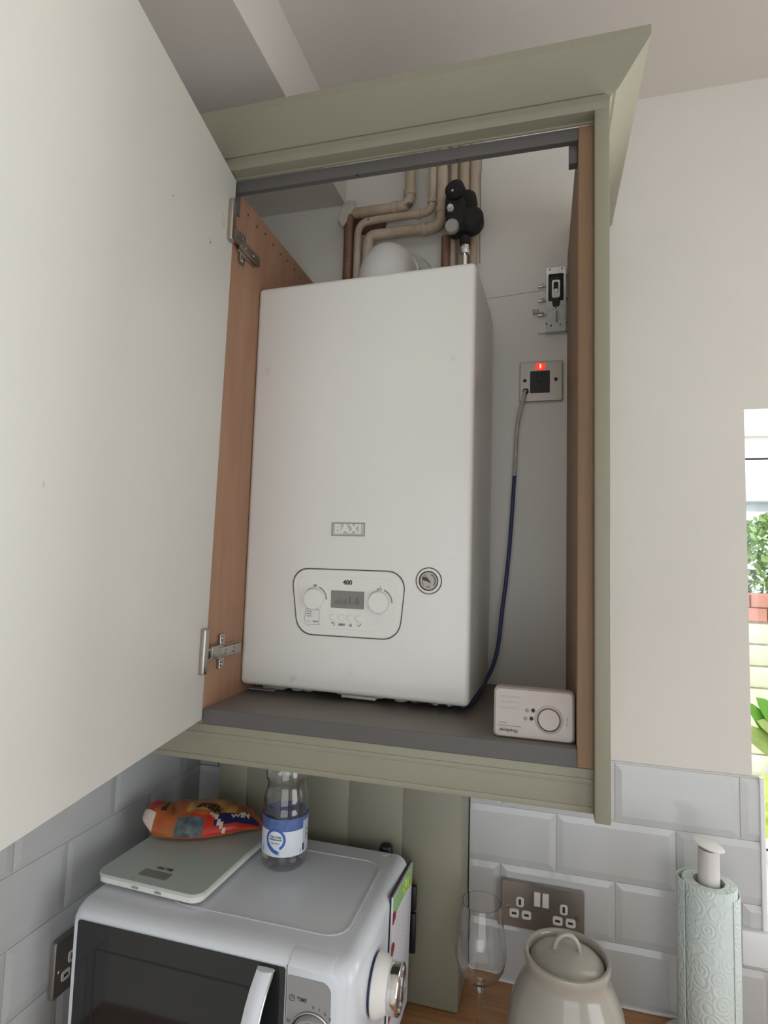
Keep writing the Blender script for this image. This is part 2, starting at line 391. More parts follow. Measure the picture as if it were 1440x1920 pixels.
tiling('tiling', wb, (.537, XR-.001), [(0, .1)], lambda a, z, h: (a, -h, z), .298)
obj('tile_trim', box(BM(), (.527, 0, .155), (.535, -.0095, .413), .0015), M['upvc'], wb)
obj('caulk_line', box(BM(), (.0385, 0, 0), (.0405, -.004, .45)), M['seam'], wb)
bm = BM(); box(bm, (.045, -.0028, 0), (.527, -.011, .004), .0015); obj('sealant', bm, M['upvc'], wb)
tiling('tiling', wb, (XL, -.44), rows, lambda a, z, h: (a, -h, z), .298)
tiling('tiling', wl, (-.62, -.0085), rows, lambda a, z, h: (XL+min(h, .0045)+max(0, h-.0045)*.5, a, z), -.27)
obj('grout_bed', box(BM(), (XL, -.62, 0), (XL+.0028, -.0085, .412)), M['grout'], wl)

# window: reveal, frame, pane, sill
w = obj('window_1', BM() if False else (lambda b: (box(b, (WX0, .25, WZ1-.045), (WX1, .31, WZ1)), box(b, (WX0, .25, WZ0+.0), (WX1, .31, WZ0+.035)), box(b, (WX0, .25, WZ0), (WX0+.055, .31, WZ1)), box(b, (WX1-.055, .25, WZ0), (WX1, .31, WZ1)), b)[-1])(BM()), M['upvc'], smooth=20); w['kind'] = 'structure'
bm = BM(); ringprism(bm, rect(WX0+.055, WZ0+.035, WX1-.055, WZ1-.045), rect(WX0+.059, WZ0+.039, WX1-.059, WZ1-.049), -.256, -.252, frame((0, 0, 0), (1, 0, 0), (0, -1, 0)))
obj('gasket', bm, M['dark'], w)
obj('pane', box(BM(), (WX0+.055, .27, WZ0+.035), (WX1-.055, .276, WZ1-.045)), M['glass'], w)
bm = BM(); box(bm, (.492, -.02, .113), (WX1+.03, .0, .168), .004); box(bm, (WX0, -.001, .150), (WX1, .25, .168), .002); s = struct('trim_2', bm, M['upvc'])

# ------------------------------------------------------------------ garden beyond the window
tag(obj('lawn', box(BM(), (-3, .4, -1.0), (9, 12, -.905)), M['grass']), 'green garden ground beyond the kitchen window', 'ground')
t = thing('garden_wall', 'pale stone garden wall with a red brick coping seen through the window', 'wall', (3, 3.8, -.9))
bm = BM()
for r_ in range(8):
    for k in range(14):
        x0 = -.5+k*.42+(.21 if r_ % 2 else 0); box(bm, (x0, 3.8, -.9+r_*.16), (x0+.41, 4.05, -.9+r_*.16+.15), .012, 2)
box(bm, (-.5, 3.83, -.9), (5.9, 4.02, .38)); obj('stone_courses', bm, M['stone'], t)
bm = BM()
for r_ in range(2):
    for k in range(26):
        x0 = -.5+k*.23+(.115 if r_ % 2 else 0); box(bm, (x0, 3.79, .385+r_*.105), (x0+.22, 4.06, .385+r_*.105+.098), .005, 1)
box(bm, (-.5, 3.82, .38), (5.9, 4.03, .585)); obj('brick_coping', bm, M['brick'], t)
def bush(name, label, c, s, n, m, lsz):
    bm = BM(); rnd = random.Random(name+label)
    for i in range(n):
        th = rnd.uniform(0, 2*PI); ph = math.acos(rnd.uniform(-1, 1)); rr = rnd.uniform(.55, 1)**.5
        p = Vector((c[0]+s[0]*rr*math.sin(ph)*math.cos(th), c[1]+s[1]*rr*math.sin(ph)*math.sin(th), c[2]+s[2]*rr*math.cos(ph)))
        d = Vector((rnd.uniform(-1, 1), rnd.uniform(-1, 1), rnd.uniform(-.2, 1))).normalized(); x = d.orthogonal().normalized(); x.rotate(Matrix.Rotation(rnd.uniform(0, 6), 3, d)); y = d.cross(x)
        L = lsz*rnd.uniform(.7, 1.3); q = [p, p+x*L*.5+y*L*.28+d*L*.05, p+x*L, p+x*L*.5-y*L*.28+d*L*.05]
        bm.faces.new([bm.verts.new(v) for v in q])
    return tag(obj(name, bm, m, smooth=0), label, 'bush')
bush('garden_hedge', 'light green leafy hedge rising above the brick coping outside', (2.3, 4.7, .75), (1.6, .5, .5), 5000, M['hedge'], .09)
bush('garden_shrub', 'yellow green leafy shrub low outside the window, nearest the glass', (1.35, 1.35, -.36), (.5, .35, .38), 1500, M['leafy'], .12)
t = thing('garden_shed', 'pale building with a flat white roof edge beyond the hedge outside', 'building', (3.4, 7, -.9))
obj('shed_wall', box(BM(), (1.2, 6.4, -.9), (6.2, 8, 1.55)), M['render'], t); obj('roof_edge', box(BM(), (1.1, 6.3, 1.55), (6.3, 8.1, 1.75), .02), M['upvc'], t)

# ------------------------------------------------------------------ wall cabinet
CF = -.3594; X0, X1 = -.3254, .2139; T = .0198; ZB, ZBT, ZT = .507, .5297, 1.3716
cab = thing('wall_cabinet', 'tall sage green wall cabinet with its white-lined door open, housing the boiler', 'cabinet', (-.04, -.18, ZB))
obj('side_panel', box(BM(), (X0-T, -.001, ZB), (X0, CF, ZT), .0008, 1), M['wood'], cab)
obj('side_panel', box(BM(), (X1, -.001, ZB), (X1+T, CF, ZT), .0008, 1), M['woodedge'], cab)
bp = obj('base_panel', box(BM(), (X0, -.001, ZB), (X1, CF, ZBT), .001, 1), M['grey'], cab)
obj('shelf_edging', box(BM(), (X0+.0002, CF-.0012, ZB+.0003), (X1-.0002, CF, ZBT), .0003, 1), M['edging'], bp)
tr = obj('top_rail', box(BM(), (X0, CF+.001, 1.353), (X1, CF+.012, ZT), .0008, 1), M['edging'], cab)
bm = BM()
for x in (X0+.0001, X1-.0117):
    box(bm, (x, CF+.012, 1.327), (x+.0115 if x > 0 else x+.0022, CF+.026, ZT-.003), .0006, 1)
obj('rail_bracket', bm, M['edging'], cab)
bm = BM()
for i, (x, z) in enumerate(((-.11, 1.3535), (.045, 1.3535))): cyl(bm, (x, CF+.004, z+.0008), (x, CF+.004, z-.0008), .0022, seg=12)
obj('rail_hole', bm, M['seam'], cab)
bm = BM(); rnd = random.Random(3)
for k in range(9):
    y = -.335+k*.032; cyl(bm, (X0-.0002, y, 1.352-.002*(k % 3)), (X0+.0004, y, 1.352-.002*(k % 3)), .0024, seg=10)
obj('peg_hole', bm, M['seam'], cab)
EX = .2525
obj('end_panel', box(BM(), (X1+T, 0, .450), (EX, -.3794, 1.3766), .0012, 2), M['sage'], cab)
obj('filler_panel', box(BM(), (XL+.009, CF+.02, ZB), (X0-T, CF, ZT), .001, 1), M['sage'], cab)
bm = BM(); box(bm, (XL+.009, CF+.018, .4545), (X1+T, CF-.0005, ZB), .0012, 2); box(bm, (XL+.009, CF+.01, .4885), (X1+T, CF-.0018, .4955), .0010, 2); box(bm, (XL+.009, CF+.01, .4535), (X1+T, CF-.0016, .4615), .0010, 2)
obj('light_pelmet', bm, M['sage'], cab)
# cornice: profile swept along front then returned down the right side with a mitre
prof = [(-.0185, 1.3722), (-.0185, 1.3745), (0, 1.3762), (.0005, 1.3905), (.004, 1.3935), (.0075, 1.3925), (.0105, 1.3945), (.0428, 1.4285), (.0445, 1.4315), (.0445, 1.4438), (-.0185, 1.4438)]
bm = BM(); secs = []
for kind in ('l', 'c', 'r'):
    ring = []
    for o_, z in prof:
        if kind == 'l': p = (XL+.002, -.3794-o_, z)
        elif kind == 'c': p = (EX+o_, -.3794-o_, z)
        else: p = (EX+o_, -.001, z)
        ring.append(bm.verts.new(p))
    secs.append(ring)
for A, B in zip(secs, secs[1:]):
    for k in range(len(prof)): bm.faces.new([A[k], A[(k+1) % len(prof)], B[(k+1) % len(prof)], B[k]])
bm.faces.new(secs[0]); bm.faces.new(secs[-1])
obj('cornice', bm, M['sage'], cab, smooth=25)
obj('cornice_packer', box(BM(), (X0-T, CF+.0, ZT), (X1+T, CF-.003, 1.3766), .0003, 1), M['sage'], cab)
# door
Ht = Vector((-.3149, -.3625, 1.3700)); Hb = Vector((-.3248, -.3625, .5135)); dz = (Ht-Hb).normalized(); ds = Vector((.1644, -.9863, 0)).normalized(); dn = ds.cross(dz).normalized()
if dn.x < 0: dn = -dn
DL = (Ht-Hb).length
DM = Matrix(((ds.x, dn.x, dz.x, Hb.x), (ds.y, dn.y, dz.y, Hb.y), (ds.z, dn.z, dz.z, Hb.z), (0, 0, 0, 1)))   # x along door, y inward normal, z up
door = obj('door', box(BM(), (0, -.018, 0), (.592, 0, DL), .0012, 2, mtx=DM), M['melamine'], cab)
bm = box(BM(), (0, -.0225, 0), (.592, -.0181, DL), .0012, 2, mtx=DM)
for a, b in (((0, -.028, 0), (.07, -.0224, DL)), ((.522, -.028, 0), (.592, -.0224, DL)), ((.07, -.028, 0), (.522, -.0224, .07)), ((.07, -.028, DL-.07), (.522, -.0224, DL))): box(bm, a, b, .001, 1, mtx=DM)
obj('door_facing', bm, M['sage'], door)
bm = BM()
for s_, z_, r_ in ((.021, .777, .0018), (.026, .788, .0012), (.083, .705, .0018), (.085, .708, .001), (.20, .70, .0009)): cyl(bm, DM @ Vector((s_, -.0005, z_)), DM @ Vector((s_, .0003, z_)), r_, seg=12)
obj('screw_mark', bm, M['wood'], door)
def hinge(zc, low):
    """concealed hinge: cup flange on the door, arm, and plate on the side panel"""
    zd = zc-Hb.z
    h = obj('hinge', (lambda b: (box(b, (.010, -.001, zd-.034), (.026, .0085, zd+.034), .0025, 3, mtx=DM), box(b, (.006, .0, zd-.030), (.012, .005, zd+.030), .0015, 2, mtx=DM), b)[-1])(BM()), M['nickel'], door)
    x = X0; yd = CF
    pd = DM @ Vector((.012, .006, zd-.008)); 
    bm = BM(); zz = zc-.010 if not low else zc-.004
    # folded steel links between cup and arm
    for dzz in (-.009, .009):
        tube(bm, smoothpath([pd+Vector((0, 0, dzz*.9)), (x+.010, yd+.004, zz+dzz*.7), (x+.012, yd+.024, zz+dzz*.6)], .008), .0022, 8)
    box(bm, (x+.004, yd-.004, zz-.009), (x+.013, yd+.022, zz+.009), .0015, 2)
    obj('hinge_knuckle', bm, M['nickel'], door)
    bm = BM(); z2 = zz-.004
    tilt = -.012
    t = Matrix.Translation((x, yd+.02, z2)) @ Matrix.Rotation(-.0, 4, 'X')
    box(bm, (.0045, 0, -.0085), (.012, .066, .0085), .0022, 2, mtx=t)
    cyl(bm, t @ Vector((.012, .018, 0)), t @ Vector((.0135, .018, 0)), .0042, seg=16); cyl(bm, t @ Vector((.012, .044, 0)), t @ Vector((.0135, .044, 0)), .0042, seg=16)
    obj('hinge_arm', bm, M['nickel'], door)
    bm = BM(); box(bm, (.0003, .004, -.010), (.0048, .062, .010), .001, 1, mtx=t)
    for sgn in (-1, 1):
        prism(bm, roundpoly([(.010, 0), (.028, 0), (.028, sgn*.027), (.010, sgn*.027)][::sgn], .004), .0003, .0028, t @ frame((0, 0, 0), (0, 1, 0), (1, 0, 0)))
        box(bm, (.001, .009, sgn*.012), (.006, .011, sgn*.026), .0005, 1, mtx=t)
        cyl(bm, t @ Vector((.0028, .019, sgn*.020)), t @ Vector((.0050, .019, sgn*.020)), .0036, seg=14, bev=.0008)
    obj('mounting_plate', bm, M['nickel'], cab)
hinge(1.292, False); hinge(.618, True)

# metal hanging bracket inside the right panel
t = thing('hanging_bracket', 'zinc cabinet hanging bracket with side prongs, on the inside right panel above the switch', 'bracket', (.193, -.012, 1.2176))
bm = BM(); FW = frame((0, 0, 0), (1, 0, 0), (0, -1, 0))
ringprism(bm, rrect(.1735, 1.2185, .2105, 1.349, .003), rrect(.1775, 1.280, .2065, 1.336, .003), .010, .0125, FW)
prism(bm, rect(.1775, 1.2185, .2065, 1.2795), .010, .0124, FW)
for x in (.1735, .2095): box(bm, (x, -.012, 1.2185), (x+.0012, -.0015, 1.349))
box(bm, (.171, -.0155, 1.2170), (.211, -.004, 1.2188), .0004, 1)
obj('bracket_shell', bm, M['zinc'], t)
bm = BM(); box(bm, (.1755, -.0095, 1.272), (.2085, -.004, 1.3375), .002, 2); prism(bm, roundpoly([(.1865, 1.268), (.1985, 1.268), (.2010, 1.281), (.184, 1.281)], .003), .0095, .0128, FW)
obj('recess', bm, M['dark'], t)
bm = BM(); ringprism(bm, rrect(.1845, 1.286, .1995, 1.322, .003), rrect(.1875, 1.300, .1965, 1.318, .002), .0095, .0145, FW); cyl(bm, (.192, -.011, 1.3005), (.192, -.0155, 1.3005), .0045, seg=18, bev=.001); ringprism(bm, circ(.192, 1.293, .004), circ(.192, 1.293, .0022), .0095, .015, FW)
obj('adjuster', bm, M['zinc'], t)
bm = BM()
for x, z in ((.1805, 1.345), (.2035, 1.3455), (.192, 1.2655), (.1835, 1.2305), (.2005, 1.2310), (.1745, 1.235)): cyl(bm, (x, -.0122, z), (x, -.0128, z), .0017, seg=12)
obj('rivet_hole', bm, M['seam'], t)
for z in (1.3165, 1.2865, 1.2575):
    bm = BM(); box(bm, (.1595, -.009, z-.0035), (.1735, -.0045, z+.0005), .0006, 1); box(bm, (.1655, -.010, z-.002), (.1695, -.004, z+.0035), .0008, 1); cyl(bm, (.158, -.0065, z-.0015), (.166, -.0065, z-.0015), .003, seg=12)
    obj('prong', bm, M['nickel'], t)
bm = BM(); box(bm, (.148, -.008, 1.2605), (.1595, -.005, 1.2685), .001, 1); box(bm, (.1575, -.006, 1.2180), (.1735, -.004, 1.2195), .0004, 1); box(bm, (.148, -.0085, 1.2595), (.166, -.0045, 1.2610), .0004, 1)
obj('locking_tab', bm, M['steel'], t)
bm = BM(); box(bm, (.1925, -.0131, 1.2365), (.1952, -.0122, 1.2605), .0004, 1); obj('pressed_rib', bm, M['chrome'], t)
bm = BM(); cyl(bm, (.2115, -.004, 1.2205), (.2115, -.013, 1.2205), .0028, seg=12)
for z in (1.337, 1.29, 1.24): box(bm, (.2107, -.010, z-.004), (.2139, -.004, z+.004), .0004, 1)
obj('panel_screw', bm, M['nickel'], t)

# ------------------------------------------------------------------ fused spur switch + cable
t = thing('fused_switch', 'square steel switch plate with glowing red neon beside the boiler', 'switch', (.1645, 0, 1.08))
sw = frame((.1245, 0, 1.0815), (1, 0, .0), (0, -1, 0))
bm = BM(); prism(bm, rrect(-.002, -.002, .083, .082, .004), .0002, .003, sw); obj('back_box', bm, M['dimplastic'], t)
bm = BM(); prism(bm, rrect(0, 0, .0805, .079, .003), .003, .0075, sw, bev=.0012); obj('faceplate', bm, M['steel'], t)
bm = BM(); prism(bm, rrect(.0195, .0165, .057, .0605, .0015), .0075, .0095, sw, bev=.0004); prism(bm, rrect(.033, .037, .043, .059, .001), .0095, .0112, sw, bev=.0004); prism(bm, rrect(.033, .0205, .043, .024, .0005), .0095, .0103, sw)
obj('fuse_insert', bm, M['dark'], t)
bm = BM(); prism(bm, rrect(.0300, .0635, .0480, .0755, .002), .0075, .0100, sw, bev=.0006); ne = obj('neon', bm, M['neon'], t)
bm = BM(); prism(bm, rrect(.0375, .0650, .0405, .0735, .0008), .0100, .0104, sw); obj('neon_core', bm, M['neonhot'], ne)
for x in (.0095, .0685): obj('screw', prism(BM(), circ(x, .0425, .0036, 20), .0076, .0082, sw, bev=.0004), M['seam'], t)
bm = BM(); lathe(bm, [(.0062, .007), (.0062, .0095), (.004, .0095)], sw @ Matrix.Translation((.011, .0205, 0)), 20); obj('cable_outlet', bm, M['seam'], t)
path = [(.1355, -.010, 1.102), (.134, -.021, 1.097), (.1315, -.024, 1.080), (.1255, -.022, 1.056), (.120, -.020, 1.02), (.1185, -.02, .975), (.1165, -.02, .932)]
cb = thing('power_cable', 'thin cable, off-white then navy blue, hanging from the steel switch plate', 'cable', (.117, -.02, .53))
obj('painted_length', tube(BM(), catmull(path), .0034, 12), M['flexwhite'], cb)
obj('blue_length', tube(BM(), catmull([(.1165, -.02, .932), (.114, -.022, .88), (.1095, -.025, .80), (.1035, -.027, .73), (.097, -.03, .672), (.091, -.036, .61), (.083, -.052, .573), (.0725, -.09, .551), (.065, -.14, .541), (.060, -.19, .5345), (.050, -.215, .5335)]), .0037, 12), M['flexblue'], cb)

# ------------------------------------------------------------------ CO alarm
u3 = Vector((.1060, .0022, 0)).normalized(); tiltn = Vector((0, -1, .11)).normalized()
t = thing('alarm', 'pale pink-white carbon monoxide alarm standing upside down on the cabinet shelf', 'alarm', (.161, -.33, ZBT))
A = frame((.1078, -.3435, ZBT+.001), (1, .015, 0), (0, -1, .06))
WA, HA = .1040, .0645
bm = BM(); prism(bm, rrect(0, 0, WA, HA, .006), -.026, -.003, A); prism(bm, rrect(.0006, .0006, WA-.0006, HA-.0006, .006), -.003, .0005, A, bev=.0022); obj('housing', bm, M['alarm'], t)
bm = BM(); cx, cy, cr = WA*.69, HA*.43, .0142
lathe(bm, [(.0185, .0004), (.0165, .0022), (.0150, .0030), (.0150, .0004)], A @ Matrix.Translation((cx, cy, 0)), 48); lathe(bm, [(.0, .0029), (.0128, .0029), (.0138, .0020), (.0138, 0)], A @ Matrix.Translation((cx, cy, 0)), 48, cap=False)
obj('test_button', bm, M['alarm'], t)
bm = BM(); lathe(bm, [(.0150, .0004), (.0150, .0026), (.0138, .0026), (.0138, .0004)], A @ Matrix.Translation((cx, cy, 0)), 48); obj('button_gap', bm, M['seam'], t)
for (fx, wd, fy) in ((.085, .265, .80), (.085, .23, .69), (.085, .215, .575)):
    bm = BM(); prism(bm, rrect(WA*fx, HA*fy, WA*(fx+wd), HA*fy+.0024, .0008, 3), .0004, .0009, A); obj('sounder_slot', bm, M['card'], t)
for i, (fx, fy, mm) in enumerate(((.42, .575, 'greyink'), (.495, .585, 'seam'), (.40, .41, 'greyink'), (.475, .42, 'seam'))):
    bm = BM(); prism(bm, circ(WA*fx, HA*fy, .0026, 20), .0004, .0011, A, bev=.0004); obj('indicator_light', bm, M[mm], t)
bm = BM(); RT = Matrix.Rotation(PI, 4, 'Z')
text(bm, 'FireAngel', .0062, A @ Matrix.Translation((WA*.195, HA*.145, .0006)) @ RT, .00012, shear=.25)
obj('brand_print', bm, M['ink'], t)
bm = BM(); text(bm, 'CARBON MONOXIDE ALARM', .0023, A @ Matrix.Translation((WA*.205, HA*.235, .0006)) @ RT); text(bm, 'CO-9X-10', .0024, A @ Matrix.Translation((WA*.125, HA*.295, .0006)) @ RT)
text(bm, 'TEST', .0026, A @ Matrix.Translation((WA*.91, HA*.45, .0006)) @ Matrix.Rotation(-PI/2, 4, 'Z')); prism(bm, circ(WA*.91, HA*.36, .0012, 12), .0005, .0008, A); prism(bm, circ(WA*.915, HA*.50, .0006, 12), .0005, .0008, A)
obj('small_print', bm, M['greyink'], t)

# ------------------------------------------------------------------ boiler
BW, BH, BD = .3916, .6974, .248
bo = thing('boiler', 'large white wall-hung gas boiler with a control panel, inside the open cabinet', 'boiler', (-.3262, -.2527, .5449), -.0396)
def BO(name, bm, m, par=bo): return obj(name, bm, M[m], par, world=False) if par is bo else obj(name, bm, M[m], par, world=False)
BO('front_casing', box(BM(), (0, 0, 0), (BW, .20, BH), .009, 4), 'enamel')
BO('rear_chassis', box(BM(), (.004, .2, .006), (BW-.002, BD-.010, BH-.004), .003, 2), 'enamel')
FB = frame((0, 0, 0), (1, 0, 0), (0, -1, 0))
out = [(.0895, .200), (.2905, .2005), (.281, .092), (.105, .0905)]; rr = [.026, .028, .03, .03]
def shrink(poly, d):
    cx = sum(p[0] for p in poly)/4; cy = sum(p[1] for p in poly)/4
    return [(x+(d if x < cx else -d), y+(d if y < cy else -d)) for x, y in poly]
cp = BO('control_panel', prism(BM(), roundpoly(shrink(out, .0012), rr), 0, .0030, FB, bev=.0022), 'plastic')
BO('panel_outline', ringprism(BM(), roundpoly(out, rr), roundpoly(shrink(out, .0014), [r-.0012 for r in rr]), 0, .0009, FB), 'seam', cp)
bm = BM(); ringprism(bm, roundpoly(shrink(out, .012), [r-.010 for r in rr]), roundpoly(shrink(out, .0132), [r-.0112 for r in rr]), .0029, .0036, FB); BO('inner_bead', bm, 'plastic', cp)
bm = BM(); prism(bm, rect(.1645, .1375, .2215, .1655), .003, .0036, FB); l = BO('display', bm, 'lcd', cp)
bm = BM()
text(bm, '1.6', .017, FB @ Matrix.Translation((.204, .150, .0038)), .0004); 
for k in range(6): prism(bm, rect(.1725+k*.0036, .1435, .1745+k*.0036, .149+.0022*(k % 3)), .0036, .0038, FB)
BO('display_digits', bm, 'lcdink', l)
for kx in (.1355, .2475):
    bm = BM(); lathe(bm, [(.0172, .003), (.0172, .0095), (.0158, .0115), (0, .0118)], FB @ Matrix.Translation((kx, .1500, 0)), 40); k = BO('knob', bm, 'plastic', cp)
    bm = BM(); arcband(bm, kx, .150, .0185, .0192, math.radians(100), math.radians(165), .003, .0033, FB); arcband(bm, kx, .150, .0195, .0218, math.radians(0), math.radians(70), .003, .0033, FB)
    if kx < .2:
        for q in range(4): prism(bm, rect(kx-.0030+q*.0016, .1695, kx-.0020+q*.0016, .1742), .003, .0033, FB)
        prism(bm, rect(kx-.0034, .1715, kx+.0034, .1722), .003, .0033, FB)
    else:
        prism(bm, rect(kx-.0045, .1690, kx-.0015, .1722), .003, .0033, FB); prism(bm, rect(kx+.0000, .1690, kx+.0012, .1735), .003, .0033, FB); prism(bm, rect(kx+.002, .1690, kx+.0035, .1722), .003, .0033, FB); prism(bm, circ(kx+.0008, .1752, .0009, 10), .003, .0033, FB)
    BO('dial_marking', bm, 'greyink', cp)
for x in (.1703, .1852, .1998, .2146):
    bm = BM(); lathe(bm, [(.0052, .003), (.0052, .0048), (.0044, .0054), (0, .0054)], FB @ Matrix.Translation((x, .1222, 0)), 24); BO('button', bm, 'plastic', cp)
bm = BM()
text(bm, '400', .0105, FB @ Matrix.Translation((.1925, .1790, .0032)), .00035); BO('model_number', bm, 'ink', cp)
bm = BM(); text(bm, 'RESET', .0045, FB @ Matrix.Translation((.1852, .1112, .0032)), .0001)
for q in range(3): prism(bm, rect(.1975, .1092+q*.0016, .2022, .0100+.1000+q*.0016), .003, .0033, FB)
prism(bm, [(.2118, .1120), (.2140, .1094), (.2185, .1140), (.2180, .1146), (.2140, .1105), (.2123, .1126)], .003, .0033, FB)
arcband(bm, .1700, .1112, .0018, .0025, -PI/2, PI/2, .003, .0033, FB); prism(bm, rect(.1672, .1130, .1702, .1137), .003, .0033, FB); prism(bm, [(.1662, .1134), (.1684, .1150), (.1684, .1118)], .003, .0033, FB)
BO('button_symbols', bm, 'ink', cp)
# sticker (its square code is left out)
st = [(.1205, .1335), (.1445, .1325), (.1450, .1085), (.1285, .1085), (.1245, .1052), (.1235, .1088), (.1185, .1095)]
bm = BM(); prism(bm, st, .003, .0033, FB); sk = BO('sticker', bm, 'plastic', cp)
bm = BM()
for i in range(len(st)):
    a, b = Vector(st[i]), Vector(st[(i+1) % len(st)]); d = (b-a).normalized()*.0003; n_ = Vector((-d.y, d.x))
    prism(bm, [a-n_, b-n_, b+n_, a+n_], .0032, .0035, FB)
for q, (x0, x1) in enumerate(((.1220, .1315), (.1220, .1305), (.1222, .1315))): prism(bm, rect(x0, .1290-q*.0038, x1, .1302-q*.0038), .0033, .0035, FB)
text(bm, 'BAXI', .0042, FB @ Matrix.Translation((.1385, .1135, .0034)), .0002); prism(bm, rect(.1212, .1142, .1290, .1146), .0033, .0035, FB); prism(bm, rect(.1212, .1124, .1290, .1128), .0033, .0035, FB)
BO('sticker_print', bm, 'greyink', sk)
# badge
bm = BM(); ringprism(bm, rect(.1600, .2545, .2180, .2765), rect(.1612, .2557, .2168, .2753), 0, .0012, FB); prism(bm, rect(.161, .2555, .217, .2755), 0, .0004, FB); bd = BO('badge', bm, 'greyink')
bm = BM(); text(bm, 'BAXI', .0212, FB @ Matrix.Translation((.1888, .2655, .0012)), .0009, .0008, sx=1.02); BO('badge_letters', bm, 'plastic', bd)
bm = BM(); prism(bm, rect(.1614, .2559, .2166, .2751), .0004, .0007, FB); BO('badge_field', bm, 'dimplastic', bd)
# pressure gauge
gm = FB @ Matrix.Translation((.3262, .1870, 0))
bm = BM(); lathe(bm, [(.0195, 0), (.0195, .0015), (.0178, .0028), (.0150, .0028), (.0142, .0012), (0, .0012)], gm, 48, cap=False); ga = BO('pressure_gauge', bm, 'plastic')
bm = BM(); lathe(bm, [(.0208, 0), (.0208, .0010), (.0195, .0010), (.0195, 0)], gm, 48); lathe(bm, [(.0155, .0012), (.0155, .0031), (.0138, .0031), (.0138, .0012)], gm, 48); BO('gauge_ring', bm, 'seam', ga)
bm = BM(); lathe(bm, [(.0138, .0012), (.0138, .0018), (0, .0018)], gm, 40); BO('gauge_face', bm, 'steel', ga)
bm = BM(); arcband(bm, 0, 0, .0098, .0112, math.radians(-40), math.radians(70), .0018, .0021, gm); arcband(bm, 0, 0, .0098, .0106, math.radians(110), math.radians(220), .0018, .0021, gm)
prism(bm, [(-.0105, .0055), (-.0035, .0060), (.0015, .0005), (.0035, -.0040), (-.0005, -.0015), (-.0100, .0015)], .0019, .0023, gm); text(bm, 'bar', .004, gm @ Matrix.Translation((0, -.009, .002))); BO('gauge_needle', bm, 'ink', ga)
# white bits that hang below the casing
bm = BM(); box(bm, (.165, .035, -.0085), (.246, .06, .004), .002, 2); box(bm, (.175, .03, -.0115), (.235, .045, -.0065), .0015, 2); BO('drain_flap', bm, 'plastic')
for x, r in ((.055, .010), (.085, .012), (.105, .009), (.272, .012), (.298, .011), (.33, .012), (.352, .009)):
    bm = BM(); cyl(bm, (x, .055, -.0125), (x, .055, .004), r, seg=6 if x in (.105, .298) else 20, bev=.001); BO('pipe_nut', bm, 'dimplastic' if x < .29 else 'nickel')
bm = BM(); box(bm, (.001, .03, -.0142), (.050, .075, -.0125), .0006, 1); box(bm, (.02, .045, -.0142), (.062, .070, -.006), .003, 2); BO('paper_scrap', bm, 'dimplastic')

# ------------------------------------------------------------------ flue elbow
fl = thing('flue_elbow', 'white round flue elbow rising from the boiler top and turning into the wall', 'flue', (-.128, -.125, 1.242))
cx, cy, r = -.128, -.125, .0500
pth = [Vector((cx, cy, 1.2425)), Vector((cx, cy, 1.288))]
for k in range(0, 13): a = PI/2*k/12; R0 = .054; pth.append(Vector((cx, cy+R0-R0*math.cos(a), 1.288+R0*math.sin(a))))
pth.append(Vector((cx, -.055, 1.342)))
obj('elbow', tube(BM(), pth, r, 36), M['flue'], fl)
bm = BM(); cyl(bm, (cx, -.062, 1.342), (cx, -.045, 1.342), .0535, seg=40, bev=.002); obj('collar', bm, M['flue'], fl)
bm = BM(); cyl(bm, (cx, -.046, 1.342), (cx, -.002, 1.342), .0505, seg=40); obj('duct', bm, M['plastic'], fl)
bm = BM(); lathe(bm, [(.062, 1.2425), (.062, 1.2465), (.055, 1.250), (.0525, 1.256), (.0502, 1.256)], Matrix.Translation((cx, cy, 0)), 40, cap=False)
for a in (200, 262, 300, 340):
    m_ = Matrix.Translation((cx, cy, 1.249)) @ Matrix.Rotation(math.radians(a), 4, 'Z'); box(bm, (.050, -.004, -.003), (.060, .004, .016), .0015, 2, mtx=m_); prism(bm, [(-.007, .0), (.007, 0), (0, .013)], .056, .0585, m_ @ frame((0, 0, 0), (0, 1, 0), (1, 0, 0)))
obj('base_clamp', bm, M['flue'], fl)
bm = BM(); lathe(bm, [(.056, -.0135), (.075, -.012), (.078, -.004), (.075, -.001)], frame((cx, 0, 1.342), (1, 0, 0), (0, 1, 0)), 40, cap=False); obj('wall_seal', bm, M['dimplastic'], fl)

# ------------------------------------------------------------------ pipes
PG = 'old pipes on the wall above the boiler'
def pipe(label, pts, r, y, m='pipe', bend=.022, fits=()):
    bm = tube(BM(), smoothpath([(p[0], p[2] if len(p) > 2 else y, p[1]) for p in pts], bend), r, 16)
    o = obj('pipe', bm, M[m]); tag(o, label, 'pipe', PG)
    for (a, b) in fits:
        fm = BM(); cyl(fm, (a[0], y, a[1]), (b[0], y, b[1]), r+.0022, seg=20, bev=.0008); obj('pipe_socket', fm, M[m], o)
    return o
ya = -.030
pipe('thick cream-painted pipe dropping at the left, its top bend nearest the bulkhead', [(-.105, 1.675), (-.105, 1.5065), (-.2325, 1.5065)], .0112, ya, fits=(((-.105, 1.54), (-.105, 1.528)), ((-.13, 1.5065), (-.142, 1.5065))))
pipe('brown copper pipe dropping at far left behind the boiler, below the plaster hole', [(-.2375, 1.500), (-.2375, 1.246)], .0108, ya-.002, 'copper')
pipe('thin cream pipe bending left between the two thick painted pipes', [(-.0555, 1.675), (-.0555, 1.4835), (-.170, 1.4835), (-.205, 1.481), (-.2165, 1.465), (-.2165, 1.246)], .0078, ya-.004, fits=(((-.0555, 1.51), (-.0555, 1.502)), ((-.080, 1.4835), (-.088, 1.4835))))
